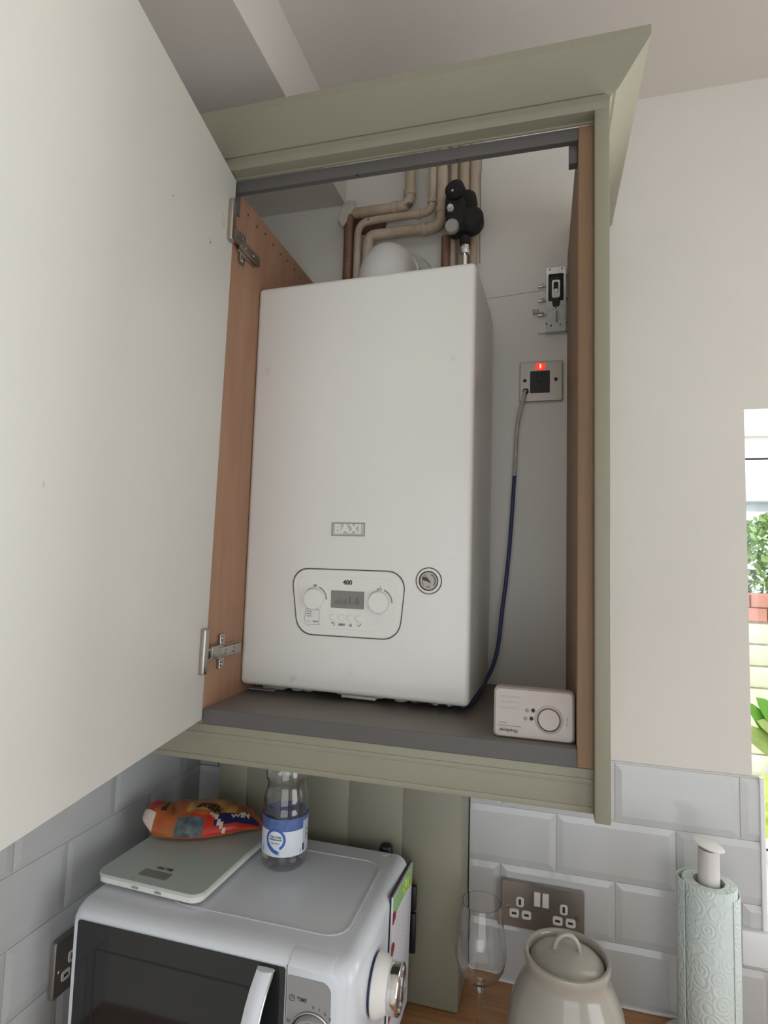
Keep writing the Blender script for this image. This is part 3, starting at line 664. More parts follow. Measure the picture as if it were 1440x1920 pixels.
pipe('lowest thick cream pipe bending left just above the flue elbow', [(-.036, 1.675), (-.036, 1.4515), (-.190, 1.4515), (-.1945, 1.43), (-.1945, 1.246)], .0112, ya, fits=(((-.036, 1.492), (-.036, 1.481)), ((-.065, 1.4515), (-.077, 1.4515))))
pipe('thin cream pipe running straight down behind the black valve', [(-.0125, 1.675), (-.0125, 1.246)], .0072, ya+.004, fits=(((-.0125, 1.537), (-.0125, 1.528)),))
pipe('short brown copper pipe below the bends, left of the black valve', [(-.0255, 1.428), (-.0255, 1.246)], .0100, ya, 'copper')
pipe('thick beige pipe beside the crack, right of the black valve stem', [(.0085, 1.675), (.0085, 1.246)], .0105, ya+.010)
pipe('rightmost cream-painted pipe running straight up beside a cracked seam', [(.0285, 1.675), (.0285, 1.246)], .0085, ya+.012)
bm = BM(); tube(bm, catmull([(.0395, -.001, 1.67), (.041, -.001, 1.60), (.0392, -.001, 1.56), (.0408, -.001, 1.50), (.040, -.001, 1.44), (.041, -.001, 1.38)]), .0011, 6); obj('seam_crack', bm, M['crackm'], wb)
bm = BM(); rnd = random.Random(8)
pts = [(-.262, 1.487), (-.252, 1.475), (-.240, 1.480), (-.232, 1.500), (-.224, 1.515), (-.226, 1.530), (-.240, 1.532), (-.252, 1.522), (-.258, 1.505)]
prism(bm, pts, .028, .044, FW, bev=.004); o = tag(obj('plaster_lump', bm, M['plaster']), 'torn white plaster flap over the left pipe elbow', 'plaster')
bm = BM(); prism(bm, [(-.25, 1.488), (-.205, 1.470), (-.17, 1.47), (-.16, 1.500), (-.175, 1.520), (-.215, 1.528), (-.24, 1.524)], .0002, .012, FW, bev=.003); obj('chipped_recess', bm, M['copper'], wb)

# black valve
v = thing('filling_valve', 'black insulated valve with a grey cap and white nut, in front of the pipes', 'valve', (0, -.055, 1.39))
bm = BM(); 
cyl(bm, (-.004, -.085, 1.497), (.004, -.035, 1.497), .0195, seg=32, bev=.006)
prism(bm, roundpoly([(-.0225, 1.500), (-.0235, 1.455), (-.014, 1.415), (.016, 1.417), (.020, 1.455), (.013, 1.500)], .010, 5), .040, .072, FW, bev=.007)
obj('valve_body', bm, M['rubber'], v)
bm = BM(); cyl(bm, (.018, -.030, 1.488), (.018, -.062, 1.488), .020, seg=32, bev=.006); cyl(bm, (.026, -.028, 1.447), (.028, -.064, 1.445), .0255, seg=32, bev=.007); cyl(bm, (.016, -.05, 1.412), (.016, -.05, 1.395), .011, seg=24, bev=.002)
obj('rear_body', bm, M['rubber'], v)
bm = BM(); cyl(bm, (-.0065, -.068, 1.4225), (-.0065, -.083, 1.4195), .0132, seg=36, bev=.0018)
for k in range(24):
    a = 2*PI*k/24; box(bm, (-.0065+.0128*math.cos(a)-.0006, -.082, 1.4213+.0128*math.sin(a)-.0006), (-.0065+.0128*math.cos(a)+.0006, -.072, 1.4213+.0128*math.sin(a)+.0006))
obj('cap', bm, M['card'], v)
bm = BM(); cyl(bm, (-.0105, -.070, 1.4605), (-.0105, -.079, 1.4605), .0072, seg=6, bev=.0008); cyl(bm, (-.0105, -.079, 1.4605), (-.0105, -.084, 1.4605), .0045, seg=20, bev=.0006); obj('hex_nut', bm, M['plastic'], v)
bm = BM(); cyl(bm, (-.0055, -.0848, 1.490), (-.0055, -.0866, 1.490), .0022, seg=14); obj('vent_pin', bm, M['plastic'], v)
bm = BM(); cyl(bm, (.016, -.05, 1.396), (.016, -.05, 1.376), .0082, seg=6, bev=.001); cyl(bm, (.016, -.05, 1.376), (.016, -.05, 1.246), .0055, seg=18); cyl(bm, (.016, -.05, 1.384), (.016, -.05, 1.374), .0100, seg=20, bev=.001); obj('valve_tail', bm, M['chrome'], v)

# ------------------------------------------------------------------ panelled boxing under the cabinet
BXR, BXF = .038, -.1117
t = thing('boxing_panel', 'sage green tongue-and-groove boxing below the cabinet, behind the microwave', 'panel', (-.2, -.06, 0))
bm = BM(); edges = [-.436, -.3755, -.272, -.1685, -.0665, BXR]
for a, b in zip(edges, edges[1:]): box(bm, (a+.0007, BXF, .0015), (b-.0007, BXF+.012, .506), .0016, 2)
obj('front_boards', bm, M['sage'], t)
bm = BM()
for a in edges[1:-1]: box(bm, (a-.0012, BXF+.0025, .0015), (a+.0012, BXF+.010, .505))
obj('groove', bm, mat('groove_light', (.46, .45, .36), .5), t)
obj('return_board', box(BM(), (BXR-.016, BXF+.0125, .0015), (BXR, -.003, .506), .001, 1), M['sage'], t)
obj('return_board', box(BM(), (-.436, BXF+.0125, .0015), (-.42, -.003, .506), .001, 1), M['sage'], t)
tag(obj('worktop', box(BM(), (XL+.001, -.001, -.04), (XR-.001, -.62, 0), .003, 2), M['oak']), 'oiled oak kitchen worktop running below the tiles', 'worktop')

# ------------------------------------------------------------------ microwave
MX0, MX1, MYF, MYB, MH = -.472, -.047, -.438, -.150, .264
mw = thing('microwave', 'white microwave oven with dark window on the worktop under the cabinet', 'microwave', ((MX0+MX1)/2, (MYF+MYB)/2, 0))
# body: swept section with rounded top corners, front edge chamfered
sec = roundpoly([(MX0, .012), (MX1, .012), (MX1, MH), (MX0, MH)], [.004, .004, .020, .016], 8)
bm = BM(); cxm = (MX0+MX1)/2; rings = []
for y, ins in ((MYB, .008), (MYB-.006, 0), (-.412, 0), (-.424, .0025), (-.433, .0065), (MYF, .0125)):
    rings.append([bm.verts.new((x+(ins*.8 if x < cxm else -ins*.8), y, z-(ins if z > .1 else 0))) for x, z in sec])
n = len(sec)
for A_, B_ in zip(rings, rings[1:]):
    for k in range(n): bm.faces.new([A_[k], A_[(k+1) % n], B_[(k+1) % n], B_[k]])
bm.faces.new(rings[0]); bm.faces.new(rings[-1])
for x in (MX0+.04, MX1-.04):
    for y in (-.40, -.19): cyl(bm, (x, y, 0), (x, y, .013), .014, seg=20)
obj('body', bm, M['mw'], mw, smooth=40)
bm = BM(); ringprism(bm, rrect(-.35, -.3925, -.0780, -.190, .03, 8), rrect(-.347, -.3895, -.0810, -.193, .028, 8), MH-.001, MH+.0012); obj('embossed_ridge', bm, M['mw'], mw)
FM = frame((0, MYF, 0), (1, 0, 0), (0, -1, 0))
bm = BM(); prism(bm, rrect(MX0+.010, .02, -.1375, .2475, .008), -.002, .0012, FM, bev=.0008); dr = obj('door', bm, M['mw'], mw)
bm = BM(); prism(bm, rrect(-.4550, .03, -.1385, .2470, .004), .0012, .0024, FM); obj('door_window', bm, M['mwglass'], dr)
bm = BM(); ringprism(bm, rrect(-.425, .055, -.185, .215, .004), rrect(-.422, .058, -.188, .212, .004), .0024, .0026, FM); obj('window_border', bm, M['dark'], dr)
bm = BM(); hp = []
for k in range(13):
    a = k/12; z = .243-.205*a; o_ = .0035+.030*math.sin(PI*a)**.7; hp.append((z, o_))
rg = []
for z, o_ in hp:
    bow = .010*math.sin(PI*(.243-z)/.205)
    rg.append([bm.verts.new((x-bow, MYF-d_, z)) for x, d_ in ((-.176, o_), (-.1745, o_+.006), (-.168, o_+.009), (-.160, o_+.009), (-.1535, o_+.006), (-.152, o_), (-.156, o_-.001), (-.172, o_-.001))])
for A_, B_ in zip(rg, rg[1:]):
    for k in range(8): bm.faces.new([A_[k], A_[(k+1) % 8], B_[(k+1) % 8], B_[k]])
bm.faces.new(rg[0]); bm.faces.new(rg[-1]); hd = obj('door_handle', bm, M['mw'], dr)
bm = BM(); tube(bm, [Vector((-.1525-.010*math.sin(PI*(.243-z)/.205), MYF-o_-.004, z)) for z, o_ in hp], .0016, 8); obj('handle_trim', bm, M['chrome'], hd)
PX0, PX1 = -.1355, -.0600
def panel_outline(d): return roundpoly([(PX0-d, .02-d), (PX1+d, .02-d), (PX1+d, .2620+d), (PX0-d, .2620+d)], [.004, .004, .020, .002], 8)
bm = BM(); rings = []
for h, ins in ((-.026, 0), (-.014, 0), (-.004, .0045), (.0012, .0095), (.0022, .0115)):
    pl = roundpoly([(PX0, .02), (PX1-ins*.8, .02), (PX1-ins*.8, .2625-ins), (PX0, .2625-ins)], [.004, .004, .020, .002], 8); rings.append([bm.verts.new((x, MYF-h, z)) for x, z in pl])
for A_, B_ in zip(rings, rings[1:]):
    for k in range(len(A_)): bm.faces.new([A_[k], A_[(k+1) % len(A_)], B_[(k+1) % len(A_)], B_[k]])
bm.faces.new(rings[0]); bm.faces.new(rings[-1])
pn = obj('control_panel', bm, M['mw'], mw)
bm = BM(); prism(bm, roundpoly([(PX0+.001, .025), (PX1-.0165, .025), (PX1-.0165, .2405), (PX0+.001, .2405)], [.003, .003, .013, .002], 8), .002, .0030, FM); obj('panel_face', bm, M['mwpanel'], pn)
bm = BM(); ringprism(bm, panel_outline(.0011), panel_outline(-.0001), -.0262, -.0250, FM); obj('panel_seam', bm, M['seam'], pn)
bm = BM(); box(bm, (PX0-.0013, MYF-.0015, .022), (PX0-.0002, MYF+.012, .2500), .0002, 1)
obj('door_gap', bm, M['seam'], pn)
kx, kz = -.1000, .1760
bm = BM(); lathe(bm, [(.0255, .0030), (.0255, .0085), (.0235, .0115), (.0210, .0120), (.0200, .0090), (0, .0090)], FM @ Matrix.Translation((kx, kz, 0)), 48); kb = obj('timer_dial', bm, M['mwpanel'], pn)
bm = BM(); lathe(bm, [(.0282, .0030), (.0282, .0050), (.0268, .0055), (.0262, .0030)], FM @ Matrix.Translation((kx, kz, 0)), 48); obj('dial_ring', bm, M['nickel'], kb)
bm = BM(); prism(bm, rrect(kx-.004, kz-.019, kx+.004, kz+.019, .003), .0090, .0160, FM, bev=.0015); obj('dial_grip', bm, M['mwpanel'], kb)
bm = BM(); FT = FM @ Matrix.Translation((0, 0, .0031))
text(bm, 'TIME', .0062, FT @ Matrix.Translation((-.1145, .2150, 0)), .0001); ringprism(bm, circ(-.1275, .2150, .0038, 24), circ(-.1275, .2150, .0032, 24), 0, .0003, FT); prism(bm, rect(-.1278, .2150, -.1272, .2178), 0, .0003, FT); prism(bm, rect(-.1278, .2148, -.1255, .2153), 0, .0003, FT)
for s_, a in (('0', 88), ('1', 74), ('2', 60), ('3', 46), ('4', 32), ('5', 18), ('7', 2), ('35', 160)):
    a = math.radians(a); text(bm, s_, .0052, FT @ Matrix.Translation((kx+.0335*math.cos(a), kz+.0335*math.sin(a), 0)))
obj('panel_print', bm, M['ink'], pn)
bm = BM()
for a, b in (((-.0885, -.1700), (-.0750, -.1600)), ((-.0750, -.1600), (-.0735, -.1750)), ((-.073, -.158), (-.069, -.172)), ((-.0885, -.1660), (-.0790, -.1700))):
    tube(bm, [Vector((a[0], a[1], MH+.0003)), Vector((b[0], b[1], MH+.0003))], .0005, 6)
obj('top_scratch', bm, M['plastic'], mw)
# black plug top poking up behind
bm = BM(); box(bm, (-.101, -.146, .2), (-.078, -.126, .270), .008, 4); pg = tag(obj('plug', bm, M['dark']), 'small black plug top poking up behind the right rear of the microwave', 'plug')

# kitchen timer stuck to the side
kt = thing('kitchen_timer', 'round white kitchen timer with chrome rim stuck on the microwave side', 'timer', (MX1, -.325, .18))
KM = frame((MX1+.0005, -.350, .1895), (0, 1, 0), (1, .0, .0)) @ Matrix.Scale(.80, 4)
bm = BM(); lathe(bm, [(0, .004), (.0455, .004), (.0475, .006), (.0470, .010), (.0445, .016), (.0385, .026), (.0355, .030), (0, .030)], KM, 56); obj('base', bm, M['plastic'], kt)
bm = BM(); lathe(bm, [(.0440, 0), (.0440, .0042), (0, .0042)], KM, 40); obj('gap_shadow', bm, M['bagblue'], kt)  # navy disc paints the shadow line behind the timer base
bm = BM(); lathe(bm, [(.0340, .029), (.0365, .030), (.0375, .032), (.0375, .046), (.0362, .0475), (.0335, .0475), (.0330, .040), (.0330, .029)], KM, 56, cap=False); obj('chrome_rim', bm, M['chrome'], kt)
bm = BM(); lathe(bm, [(.0332, .036), (.0332, .040), (.031, .0405), (0, .0405)], KM, 40, cap=False); obj('face', bm, M['lens'], kt)
bm = BM(); box(bm, (-.004, -.030, .0405), (.004, .030, .0445), .0015, 2, mtx=KM); obj('dial_grip', bm, M['steel'], kt)

# magnetic shopping-list pad
np_ = thing('notepad', 'tall magnetic list pad with green top and red fruit border on the microwave side', 'notepad', (MX1, -.2, .03))
NM = frame((MX1+.0005, -.2705, .2600), (0, 1, 0), (1, 0, 0)) @ Matrix.Rotation(math.radians(-5), 4, 'Z') @ Matrix.Translation((0, -.215, 0)); # local x = +y world, local y = +z
NW, NH = .134, .2150
bm = BM(); prism(bm, rect(0, 0, NW, NH), .0, .002, NM); obj('backing', bm, M['dark'], np_)
bm = BM(); prism(bm, rect(.0, 0, NW, NH-.002), .002, .0048, NM); pp = obj('paper_pad', bm, M['paper'], np_)
bm = BM()
for k in range(24): prism(bm, rect(.018, .010+k*.0072, NW-.006, .0104+k*.0072), .0048, .0050, NM)
obj('ruled_lines', bm, M['padline'], pp)
bm = BM(); prism(bm, [(0, NH-.004), (.0, NH-.022), (.018, NH-.032), (.06, NH-.030), (NW, NH-.034), (NW, NH-.004)], .0048, .0053, NM); prism(bm, rect(0, .128, .014, .145), .0048, .0053, NM); prism(bm, rect(0, .098, .013, .108), .0048, .0053, NM); prism(bm, rect(0, .046, .013, .056), .0048, .0053, NM); obj('green_header', bm, M['padgreen'], pp)
bm = BM()
for z in (.160, .117, .075, .030, .005):
    prism(bm, roundpoly([(0, z+.014), (.016, z+.018), (.020, z+.024), (.012, z+.031), (0, z+.032)], .003), .0048, .0056, NM)
obj('fruit_border', bm, M['padred'], pp)
bm = BM(); tube(bm, [NM @ Vector(p) for p in ((.060, NH-.010, .0055), (.068, NH-.022, .0058), (.078, NH-.020, .0058), (.082, NH-.008, .0055))], .0022, 8); tube(bm, [NM @ Vector(p) for p in ((.092, NH-.006, .0055), (.098, NH-.024, .0058), (.112, NH-.026, .0058))], .0022, 8); obj('header_swirl', bm, M['leafy'], pp)
for z0, z1 in ((.165, .205), (.095, .160)):
    bm = BM(); box(bm, (MX1+.001, -.1335, z0), (MX1+.012, -.125, z1), .002, 2)
    tag(obj('magnet_clip', bm, M['dark']), 'black magnetic clip at the back edge of the list pad, '+('upper of two' if z0 > .16 else 'lower of two'), 'clip', 'black clips by the list pad')
# ------------------------------------------------------------------ kitchen scale
ks = thing('kitchen_scale', 'flat white glass-topped kitchen scale on top of the microwave', 'scale', (-.378, -.28, MH))
KS = Matrix.Translation((-.3795, -.2760, MH)) @ Matrix.Rotation(math.radians(-2.2), 4, 'Z')
bm = BM(); prism(bm, rrect(-.090, -.1165, .090, .1165, .016), .006, .014, KS, bev=.001)
for x in (-.07, .07):
    for y in (-.095, .095): cyl(bm, KS @ Vector((x, y, 0)), KS @ Vector((x, y, .007)), .008, seg=16)
sb = obj('base', bm, M['plastic'], ks)
bm = BM(); prism(bm, rrect(-.0915, -.118, .0915, .118, .017), .0142, .0182, KS, bev=.0012); tp = obj('glass_top', bm, M['scale'], ks)
bm = BM(); prism(bm, rect(-.028, -.100, .021, -.082), .0181, .0184, KS); obj('display', bm, M['lcd'], tp)
bm = BM(); text(bm, 'SALTER', .0085, KS @ Matrix.Translation((.0, -.074, .0185)), .0002, .00015, shear=.2); obj('brand_print', bm, M['ink'], tp)
for x in (-.028, .022): obj('touch_button', prism(BM(), circ(x, -.1105, .004, 20), .0181, .0184, KS), M['dimplastic'], tp)
for x in (-.018, .022): obj('unit_key', box(BM(), (x-.006, -.1180, .008), (x+.006, -.1155, .012), .0008, 1, mtx=KS), M['chrome'], sb)

# ------------------------------------------------------------------ snack bag
bag = thing('snack_bag', 'crumpled orange snack bag with navy and red panels lying on the kitchen scale', 'bag', (-.40, -.215, MH+.0185))
GM = Matrix.Translation((-.3985, -.2150, MH+.0185)) @ Matrix.Rotation(math.radians(14), 4, 'Z')
rnd = random.Random(11); NU, NV = 40, 28; LB, WB = .100, .056
ph = [rnd.uniform(0, 6) for _ in range(12)]
def bagpt(u, v, top):
    e = max(0, 1-abs(u)**3.0)
    prof_ = max(0, 1-abs(v)**2.2)
    wv = WB*(.45+.55*math.sqrt(max(0, 1-u*u)))*(1-.72*max(0, u)**2-.10*max(0, -u))
    x = LB*u; y = wv*v+.010*math.sin(2.2*u)
    cr = .0012*math.sin(9*u+3*v+ph[0])*math.sin(5*v+ph[1])+.0007*math.sin(17*u-6*v+ph[2])+.0004*math.sin(31*u+9*v+ph[3])
    if top: z = .009+.034*(e*prof_)**.60*(1-.30*u)+cr*(e*prof_)**.4*2-.0055*math.exp(-((u+.52+.12*v)/.06)**2)*prof_
    else: z = .012-.012*(e*prof_)**.35+.004*abs(cr)*0
    if u < -.7: z += (.003*math.sin(9*v)+.022)*(-u-.7)/.3
    if u > .75: z -= .006*(u-.75)/.25
    return Vector((x, y, max(z, .0006)))
bm = BM(); g = {}
for s_ in (0, 1):
    for i in range(NU+1):
        for j in range(NV+1):
            edge = i in (0, NU) or j in (0, NV)
            if s_ and edge: g[s_, i, j] = g[0, i, j]; continue
            u, v = -1+2*i/NU, -1+2*j/NV
            if edge:
                a = bagpt(u, v, 1); b = bagpt(u, v, 0); p = (a+b)/2
            else: p = bagpt(u, v, s_)
            g[s_, i, j] = bm.verts.new(GM @ p)
for s_ in (0, 1):
    for i in range(NU):
        for j in range(NV):
            f = bm.faces.new([g[s_, i, j], g[s_, i+1, j], g[s_, i+1, j+1], g[s_, i, j+1]] if s_ else [g[s_, i, j], g[s_, i, j+1], g[s_, i+1, j+1], g[s_, i+1, j]])
            u, v = -1+2*(i+.5)/NU, -1+2*(j+.5)/NV; mi = 0
            if s_:
                if u < -.82: mi = 1
                if v < -.55 and u > -.15: mi = 1
                if v < -.42 and -.85 < v and u > .42+.2*v and u < .95: mi = 2
                if v < -.62 and -.35 < u < .12: mi = 4
                if abs(u-.24+.5*(v+.6)) < .035 and v < -.45: mi = 3
                if v > -.42 and v < .45 and -.25 < u < .55: mi = 5
                if u < -.62 and u > -.72 and v > -.4: mi = 6
                if u < -.75 and v < -.55: mi = 3
            f.material_index = mi
b_ = obj('wrapper', bm, [M['orange'], M['bagred'], M['bagblue'], M['bagwhite'], M['bagsteel'], M['baggold'], M['bagbrown']], bag, smooth=60)
def drape(bm, s, size, u0, v0, ang, bold, m4=None):
    t = BM(); text(t, s, size, Matrix.Rotation(ang, 4, 'Z'), bold, .00015)
    for vv in t.verts:
        x, y, z = vv.co; u = u0+x/LB; v = v0+y/WB; q = bagpt(max(-.99, min(.99, u)), max(-.97, min(.97, v)), 1); vv.co = GM @ (q+Vector((0, 0, .0008+z)))
    merge(bm, t)
bm = BM(); drape(bm, 'Milk', .025, .10, -.24, math.radians(-12), .0010); obj('name_print', bm, M['bagbrown'], b_)
bm = BM(); drape(bm, 'WIN', .014, .64, -.58, math.radians(6), .0007); obj('offer_print', bm, M['bagwhite'], b_)

# ------------------------------------------------------------------ water bottle
bx, by_ = -.2345, -.2420
wb_ = thing('water_bottle', 'clear plastic water bottle with blue and white label standing on the microwave', 'bottle', (bx, by_, MH))
BT = Matrix.Translation((bx, by_, MH))
pr_ = [(0, .004), (.022, .003), (.030, .0005), (.0355, .006), (.0365, .012), (.0362, .020), (.0352, .024), (.0362, .030), (.0366, .062), (.0362, .085), (.0368, .090), (.0350, .094), (.0364, .100), (.0350, .112), (.0322, .122), (.0312, .128), (.0325, .134), (.0345, .139), (.0338, .142), (.0350, .147), (.0340, .150), (.0352, .156), (.0342, .159), (.0352, .166), (.0335, .178), (.027, .195), (.018, .210), (.0135, .216), (.0135, .226)]
bm = BM(); lathe(bm, pr_, BT, 48, cap=False); obj('bottle_body', bm, M['pet'], wb_, smooth=50)
bm = BM(); lathe(bm, [(.0150, .222), (.0155, .2225), (.0155, .236), (.0145, .2375), (0, .2375)], BT, 32, cap=False); obj('cap', bm, M['lblue'], wb_)
def wrapband(bm, a0, a1, z0, z1, r, n=24, th=.0003):
    """curved label patch; angles in degrees, 0 = facing the room (-y)"""
    t = bmesh.new(); g_ = []
    for k in range(n+1):
        a = math.radians(a0+(a1-a0)*k/n)-PI/2; g_.append([t.verts.new((rr_*math.cos(a), rr_*math.sin(a), z)) for rr_, z in ((r, z0), (r, z1), (r+th, z1), (r+th, z0))])
    for A_, B_ in zip(g_, g_[1:]):
        for q in range(4): t.faces.new([A_[q], A_[(q+1) % 4], B_[(q+1) % 4], B_[q]])
    merge(bm, t, 0, BT)
def wrapflat(bm, t, r, a_mid):
    for vv in t.verts:
        x, y, z = vv.co; a = math.radians(a_mid)+x/r-PI/2; vv.co = BT @ Vector(((r+z)*math.cos(a), (r+z)*math.sin(a), y))
    merge(bm, t)
FA = 12
bm = BM(); wrapband(bm, FA-70, FA+62, .026, .0645, .0368); lb = obj('label', bm, M['lwhite'], wb_)
bm = BM(); wrapband(bm, FA+62, FA+112, .026, .0755, .0368); obj('label_panel', bm, M['lsilver'], lb)
bm = BM(); wrapband(bm, FA-100, FA+62, .0645, .0830, .0368); wrapband(bm, FA+62, FA+112, .0755, .083, .0368); wrapband(bm, FA+112, FA+260, .026, .083, .0368, 40); obj('label_top', bm, M['lmid'], lb)
bm = BM(); t_ = BM(); cz = .0520
arcband(t_, -.005, cz, .0128, .0168, math.radians(-60), math.radians(250), .0004, .0006, n=36); arcband(t_, .004, cz+.006, .0230, .0285, math.radians(212), math.radians(262), .0004, .0006, n=16); prism(t_, rect(.0015, .0285, .0375, .0350), .0004, .0006); prism(t_, rect(-.045, .0285, -.030, .0375), .0004, .0006)
wrapflat(bm, t_, .0368, FA-4); obj('label_ring', bm, M['lblue'], lb)
bm = BM(); t_ = BM(); text(t_, 'TSA CORE', .0042, Matrix.Translation((-.005, cz+.004, .0006)), .0001, .0001); text(t_, 'WRINGLAND', .0036, Matrix.Translation((-.005, cz+.0, .0006)), .0001, .0001); text(t_, 'STILL SPRING', .0024, Matrix.Translation((-.005, cz-.0055, .0006)), 0, .0001); wrapflat(bm, t_, .0368, FA-4)
t_ = BM()
for k in range(7): prism(t_, rect(.0415+k*.0007, .030, .0418+k*.0007, .041), .0004, .0006)
for k in range(5): prism(t_, rect(.049, .046+k*.0042, .060-.002*(k % 2), .0475+k*.0042), .0004, .0006)
wrapflat(bm, t_, .0368, FA-4); obj('label_print', bm, M['ink'], lb)

# ------------------------------------------------------------------ wine glass
gx, gy = .0800, -.176
wg = thing('wine_glass', 'empty clear stemmed wine glass on the worktop in front of the green boxing', 'glass', (gx, gy, 0))
GT = Matrix.Translation((gx, gy, 0))
bowl = [(.0, .1030), (.0060, .1035), (.018, .107), (.0290, .116), (.0370, .130), (.0402, .145), (.0395, .160), (.0368, .180), (.0335, .203), (.0308, .2240)]
bi = [(r-.0011, z+.0008) for r, z in bowl[2:-1]]+[(.0300, .2240)]
bm = BM(); lathe(bm, bowl+bi[::-1]+[(0, .1065)], GT, 48, cap=False); bo_ = obj('bowl', bm, M['wine'], wg, smooth=60)
bm = BM(); lathe(bm, [(0, .0), (.036, .0), (.0362, .0015), (.020, .0035), (.007, .007), (.0040, .016), (.0034, .05), (.0034, .085), (.0050, .099), (.0065, .1034), (0, .104)], GT, 40, cap=False); obj('stem', bm, M['wine'], wg, smooth=60)
bm = BM()
for k, (s_, z, sz) in enumerate((('WINE', .183, .0085), ('125 ml', .165, .006), ('175 ml', .152, .006))):
    t_ = BM(); text(t_, s_, sz, Matrix.Identity(4), 0, .0001)
    for vv in t_.verts:
        x, y, zz = vv.co; rr_ = .0368+(.183-z)*.14; a = math.radians(-155)+x/rr_; vv.co = GT @ Vector(((rr_+.0006)*math.cos(a), (rr_+.0006)*math.sin(a), z+y))
    merge(bm, t_)
obj('measure_print', bm, M['greyink'], bo_)

# ------------------------------------------------------------------ lidded jar
jx, jy = .2092, -.1996
jr = thing('lidded_jar', 'cream glazed lidded storage jar on the worktop in front of the double socket', 'jar', (jx, jy, 0))
JT = Matrix.Translation((jx, jy, 0))
bm = BM(); lathe(bm, [(0, 0), (.060, 0), (.070, .005), (.0810, .030), (.0860, .060), (.0850, .090), (.0785, .118), (.0690, .140), (.0625, .152), (.0600, .158), (.0598, .166), (.0612, .174), (.0625, .180), (.0615, .1855), (.0585, .1865), (.0555, .1840), (.0545, .172), (.0540, .150), (.078, .09), (.074, .02), (0, .01)], JT, 64, cap=False); obj('jar_body', bm, M['ceramic'], jr, smooth=60)
bm = BM(); lathe(bm, [(0, .168), (.0520, .170), (.0532, .1745), (.0525, .1775), (.0440, .1835), (.030, .1890), (.014, .1920), (0, .1925)], JT, 56, cap=False); ld = obj('lid', bm, M['ceramic'], jr, smooth=60)
hp = [Vector((jx+.0185*math.cos(a)*.98, jy+.0185*math.cos(a)*.10, .189+.0235*math.sin(a))) for a in [PI*k/16 for k in range(17)]]
bm = BM(); tube(bm, [hp[0]-Vector((0, 0, .005))]+hp+[hp[-1]-Vector((0, 0, .005))], .0036, 14); obj('lid_handle', bm, M['ceramic'], ld)

# ------------------------------------------------------------------ double socket
def plate_socket(tname, label, FR, W_, H_):
    t = thing(tname, label, 'socket', FR @ Vector((W_/2, 0, 0)))
    bm = BM(); prism(bm, rrect(0, 0, W_, H_, .004), .0, .0075, FR, bev=.0018); obj('faceplate', bm, M['steel'], t)
    for fx, fy, kind in ((.232, .57, 'e'), (.757, .57, 'e'), (.162, .31, 'l'), (.312, .31, 'l'), (.685, .31, 'l'), (.837, .31, 'l')):
        x, y = W_*fx, H_*fy; w_, h_ = (.0068, .0085) if kind == 'e' else (.0085, .0075)
        bm = BM(); prism(bm, roundpoly(rect(x-w_, y-h_, x+w_, y+h_), .004, 3), .0074, .0085, FR, bev=.0004); i_ = obj('socket_insert', bm, M['plastic'], t)
        bm = BM(); prism(bm, rect(x-.0022, y-.0050, x+.0022, y+.0050) if kind == 'e' else rect(x-.0042, y-.0020, x+.0042, y+.0020), .0085, .0087, FR); obj('slot', bm, M['seam'], i_)
    for fx in (.440, .540):
        bm = BM(); prism(bm, rrect(W_*fx-.0056, H_*.55, W_*fx+.0056, H_*.845, .001), .0074, .0112, FR, bev=.001); obj('rocker_switch', bm, M['plastic'], t)
    for fx in (.08, .915):
        bm = BM(); lathe(bm, [(.0042, .0075), (.0038, .0085), (0, .0088)], FR @ Matrix.Translation((W_*fx, H_*.44, 0)), 20, cap=False); box(bm, (-.0035, -.0005, .0086), (.0035, .0005, .0091), mtx=FR @ Matrix.Translation((W_*fx, H_*.44, 0)) @ Matrix.Rotation(.6, 4, 'Z')); obj('screw', bm, M['nickel'], t)
    return t
plate_socket('wall_socket', 'brushed steel double socket with white inserts on the tiles behind the cream jar', frame((.1010, -.0083, .1020), (1, 0, 0), (0, -1, 0)), .1455, .0800)
plate_socket('wall_socket', 'steel double socket on the left wall, mostly hidden behind the microwave', frame((XL+.0083, -.3920, .0860), (0, 1, 0), (1, 0, 0)), .146, .083)

# ------------------------------------------------------------------ kitchen paper on its holder
tx, ty = .4300, -.0820
ph_ = thing('towel_holder', 'white upright paper towel holder with a round disc top', 'holder', (tx, ty, 0))
HT = Matrix.Translation((tx, ty, 0))
bm = BM(); lathe(bm, [(0, 0), (.072, 0), (.074, .003), (.073, .009), (.068, .011), (0, .011)], HT, 48, cap=False); obj('base', bm, M['greywhite'], ph_)
bm = BM(); lathe(bm, [(.0155, .010), (.0155, .312), (.0145, .3165), (0, .3165)], HT, 36, cap=False); obj('post', bm, M['greywhite'], ph_)
bm = BM(); lathe(bm, [(0, -.003), (.018, -.002), (.0228, 0), (.0232, .0015), (.021, .0028), (0, .0035)], HT @ Matrix.Translation((0, 0, .3215)) @ Matrix.Rotation(math.radians(12), 4, 'Y'), 40, cap=False); obj('disc_top', bm, M['plastic'], ph_)
pr2 = thing('paper_roll', 'pale blue-green embossed kitchen paper roll on the white upright holder', 'paper roll', (tx, ty, .0115))
z0, z1 = .0115, .2670
bm = BM(); spir = []
for k in range(150):
    a = 2*PI*k/72; r_ = .0225+.0150*k/150
    spir.append((a, r_))
lathe(bm, [(.0225, z0), (.0388, z0), (.0392, z0+.002), (.0392, z1-.0015), (.0382, z1), (.0262, z1), (.0225, z1)], HT, 72, cap=False); roll = obj('roll', bm, M['towel'], pr2, smooth=50)
bm = BM(); lathe(bm, [(.0222, z0), (.0222, z1-.001), (.0210, z1-.001), (.0210, z0)], HT, 48); obj('cardboard_core', bm, M['card'], pr2)
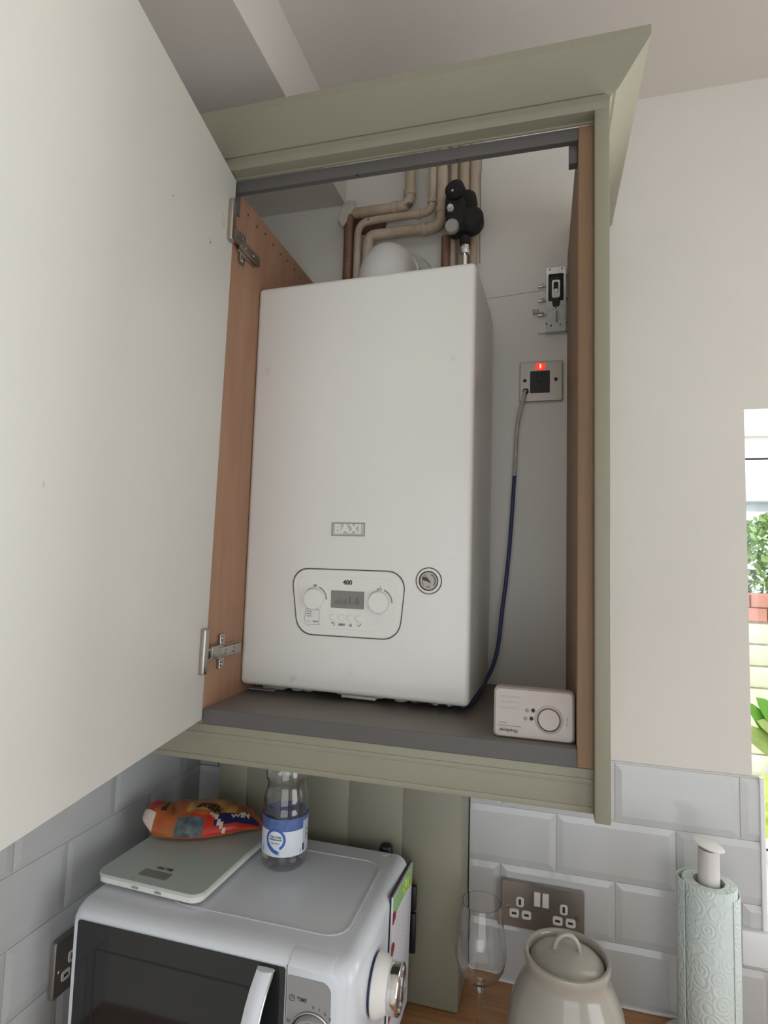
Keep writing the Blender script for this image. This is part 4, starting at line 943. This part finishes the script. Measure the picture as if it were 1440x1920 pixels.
# loose outer sheet standing off the roll
bm = BM(); g_ = []
for k in range(40):
    t_ = k/39; a = math.radians(95+105*t_); rr_ = .0398+.0085*math.sin(PI*min(1, t_*1.0))**1.2*(1 if t_ < .75 else 1)*(.8)
    rr_ = .0400+.006*math.exp(-((t_-.72)/.22)**2)
    g_.append([bm.verts.new(HT @ Vector((q*math.cos(a), q*math.sin(a), z))) for q, z in ((rr_, z0+.001), (rr_, z1+.001), (rr_+.0012, z1+.001), (rr_+.0012, z0+.001))])
for A_, B_ in zip(g_, g_[1:]):
    for q in range(4): bm.faces.new([A_[q], A_[(q+1) % 4], B_[(q+1) % 4], B_[q]])
bm.faces.new(g_[0]); bm.faces.new(g_[-1])
obj('loose_sheet', bm, M['towel'], pr2, smooth=50)
bm = BM(); g_ = []
for k in range(16):
    t_ = k/15; a = math.radians(20-70*t_); rr_ = .0398+.0045*(1-t_)**1.5
    g_.append([bm.verts.new(HT @ Vector((q*math.cos(a), q*math.sin(a), z))) for q, z in ((rr_, z0+.001), (rr_, z1-.012), (rr_+.0010, z1-.012), (rr_+.0010, z0+.001))])
for A_, B_ in zip(g_, g_[1:]):
    for q in range(4): bm.faces.new([A_[q], A_[(q+1) % 4], B_[(q+1) % 4], B_[q]])
bm.faces.new(g_[0]); bm.faces.new(g_[-1]); obj('sheet_end', bm, M['towel'], pr2, smooth=50)

# ------------------------------------------------------------------ plant on the sill
pt = thing('potted_plant', 'potted succulent with thick glossy green leaves on the window sill', 'plant', (.72, .11, .168))
bm = BM(); lathe(bm, [(0, 0), (.045, 0), (.060, .10), (.063, .11), (.058, .112), (.054, .098), (0, .095)], Matrix.Translation((.72, .11, .1685)), 40, cap=False); obj('pot', bm, M['terracotta'], pt)
bm = BM(); lathe(bm, [(0, .090), (.053, .0965), (.0535, .099), (0, .102)], Matrix.Translation((.72, .11, .1685)), 30, cap=False); obj('soil', bm, M['bagbrown'], pt)
obj('stem', tube(BM(), catmull([(.72, .11, .26), (.71, .108, .34), (.695, .105, .40), (.68, .10, .45)]), .008, 12), M['leaf'], pt)
def leaf(a, tip, w, m='leaf', up=(0, -.6, .8), name='leaf'):
    a = Vector(a); tip = Vector(tip); d = tip-a; L = d.length; up = Vector(up); side = d.cross(up).normalized(); nn = side.cross(d).normalized()
    bm = BM(); NL, NS = 16, 8; gg = []
    for i in range(NL+1):
        t = i/NL; ww = w*(math.sin(PI*min(1, t*.70+.12))**.6)*max(0, 1-t**7)**.5 if i < NL else .0005; c = a+d*t+nn*L*.05*math.sin(PI*t); row_ = []
        for k in range(NS):
            q = 2*PI*k/NS; row_.append(bm.verts.new(c+side*ww*math.cos(q)+nn*(ww*.22*math.sin(q)+ww*.25*math.cos(q)**2)))
        gg.append(row_)
    for A_, B_ in zip(gg, gg[1:]):
        for k in range(NS): bm.faces.new([A_[k], A_[(k+1) % NS], B_[(k+1) % NS], B_[k]])
    bm.faces.new(gg[0]); bm.faces.new(gg[-1]); return obj(name, bm, M[m], pt, smooth=60)
for a, tp_, w_, m_ in (((.680, .095, .355), (.524, .095, .470), .030, 'leafp'), ((.625, .125, .380), (.548, .120, .512), .019, 'leaf'), ((.655, .13, .385), (.568, .13, .520), .026, 'leaf'), ((.672, .11, .40), (.560, .105, .482), .024, 'leafp'), ((.69, .11, .43), (.65, .10, .56), .022, 'leaf'), ((.69, .11, .43), (.76, .10, .52), .022, 'leaf'), ((.70, .11, .38), (.79, .09, .44), .02, 'leafp'), ((.71, .11, .34), (.655, .10, .375), .014, 'leaf')):
    leaf(a, tp_, w_, m_)
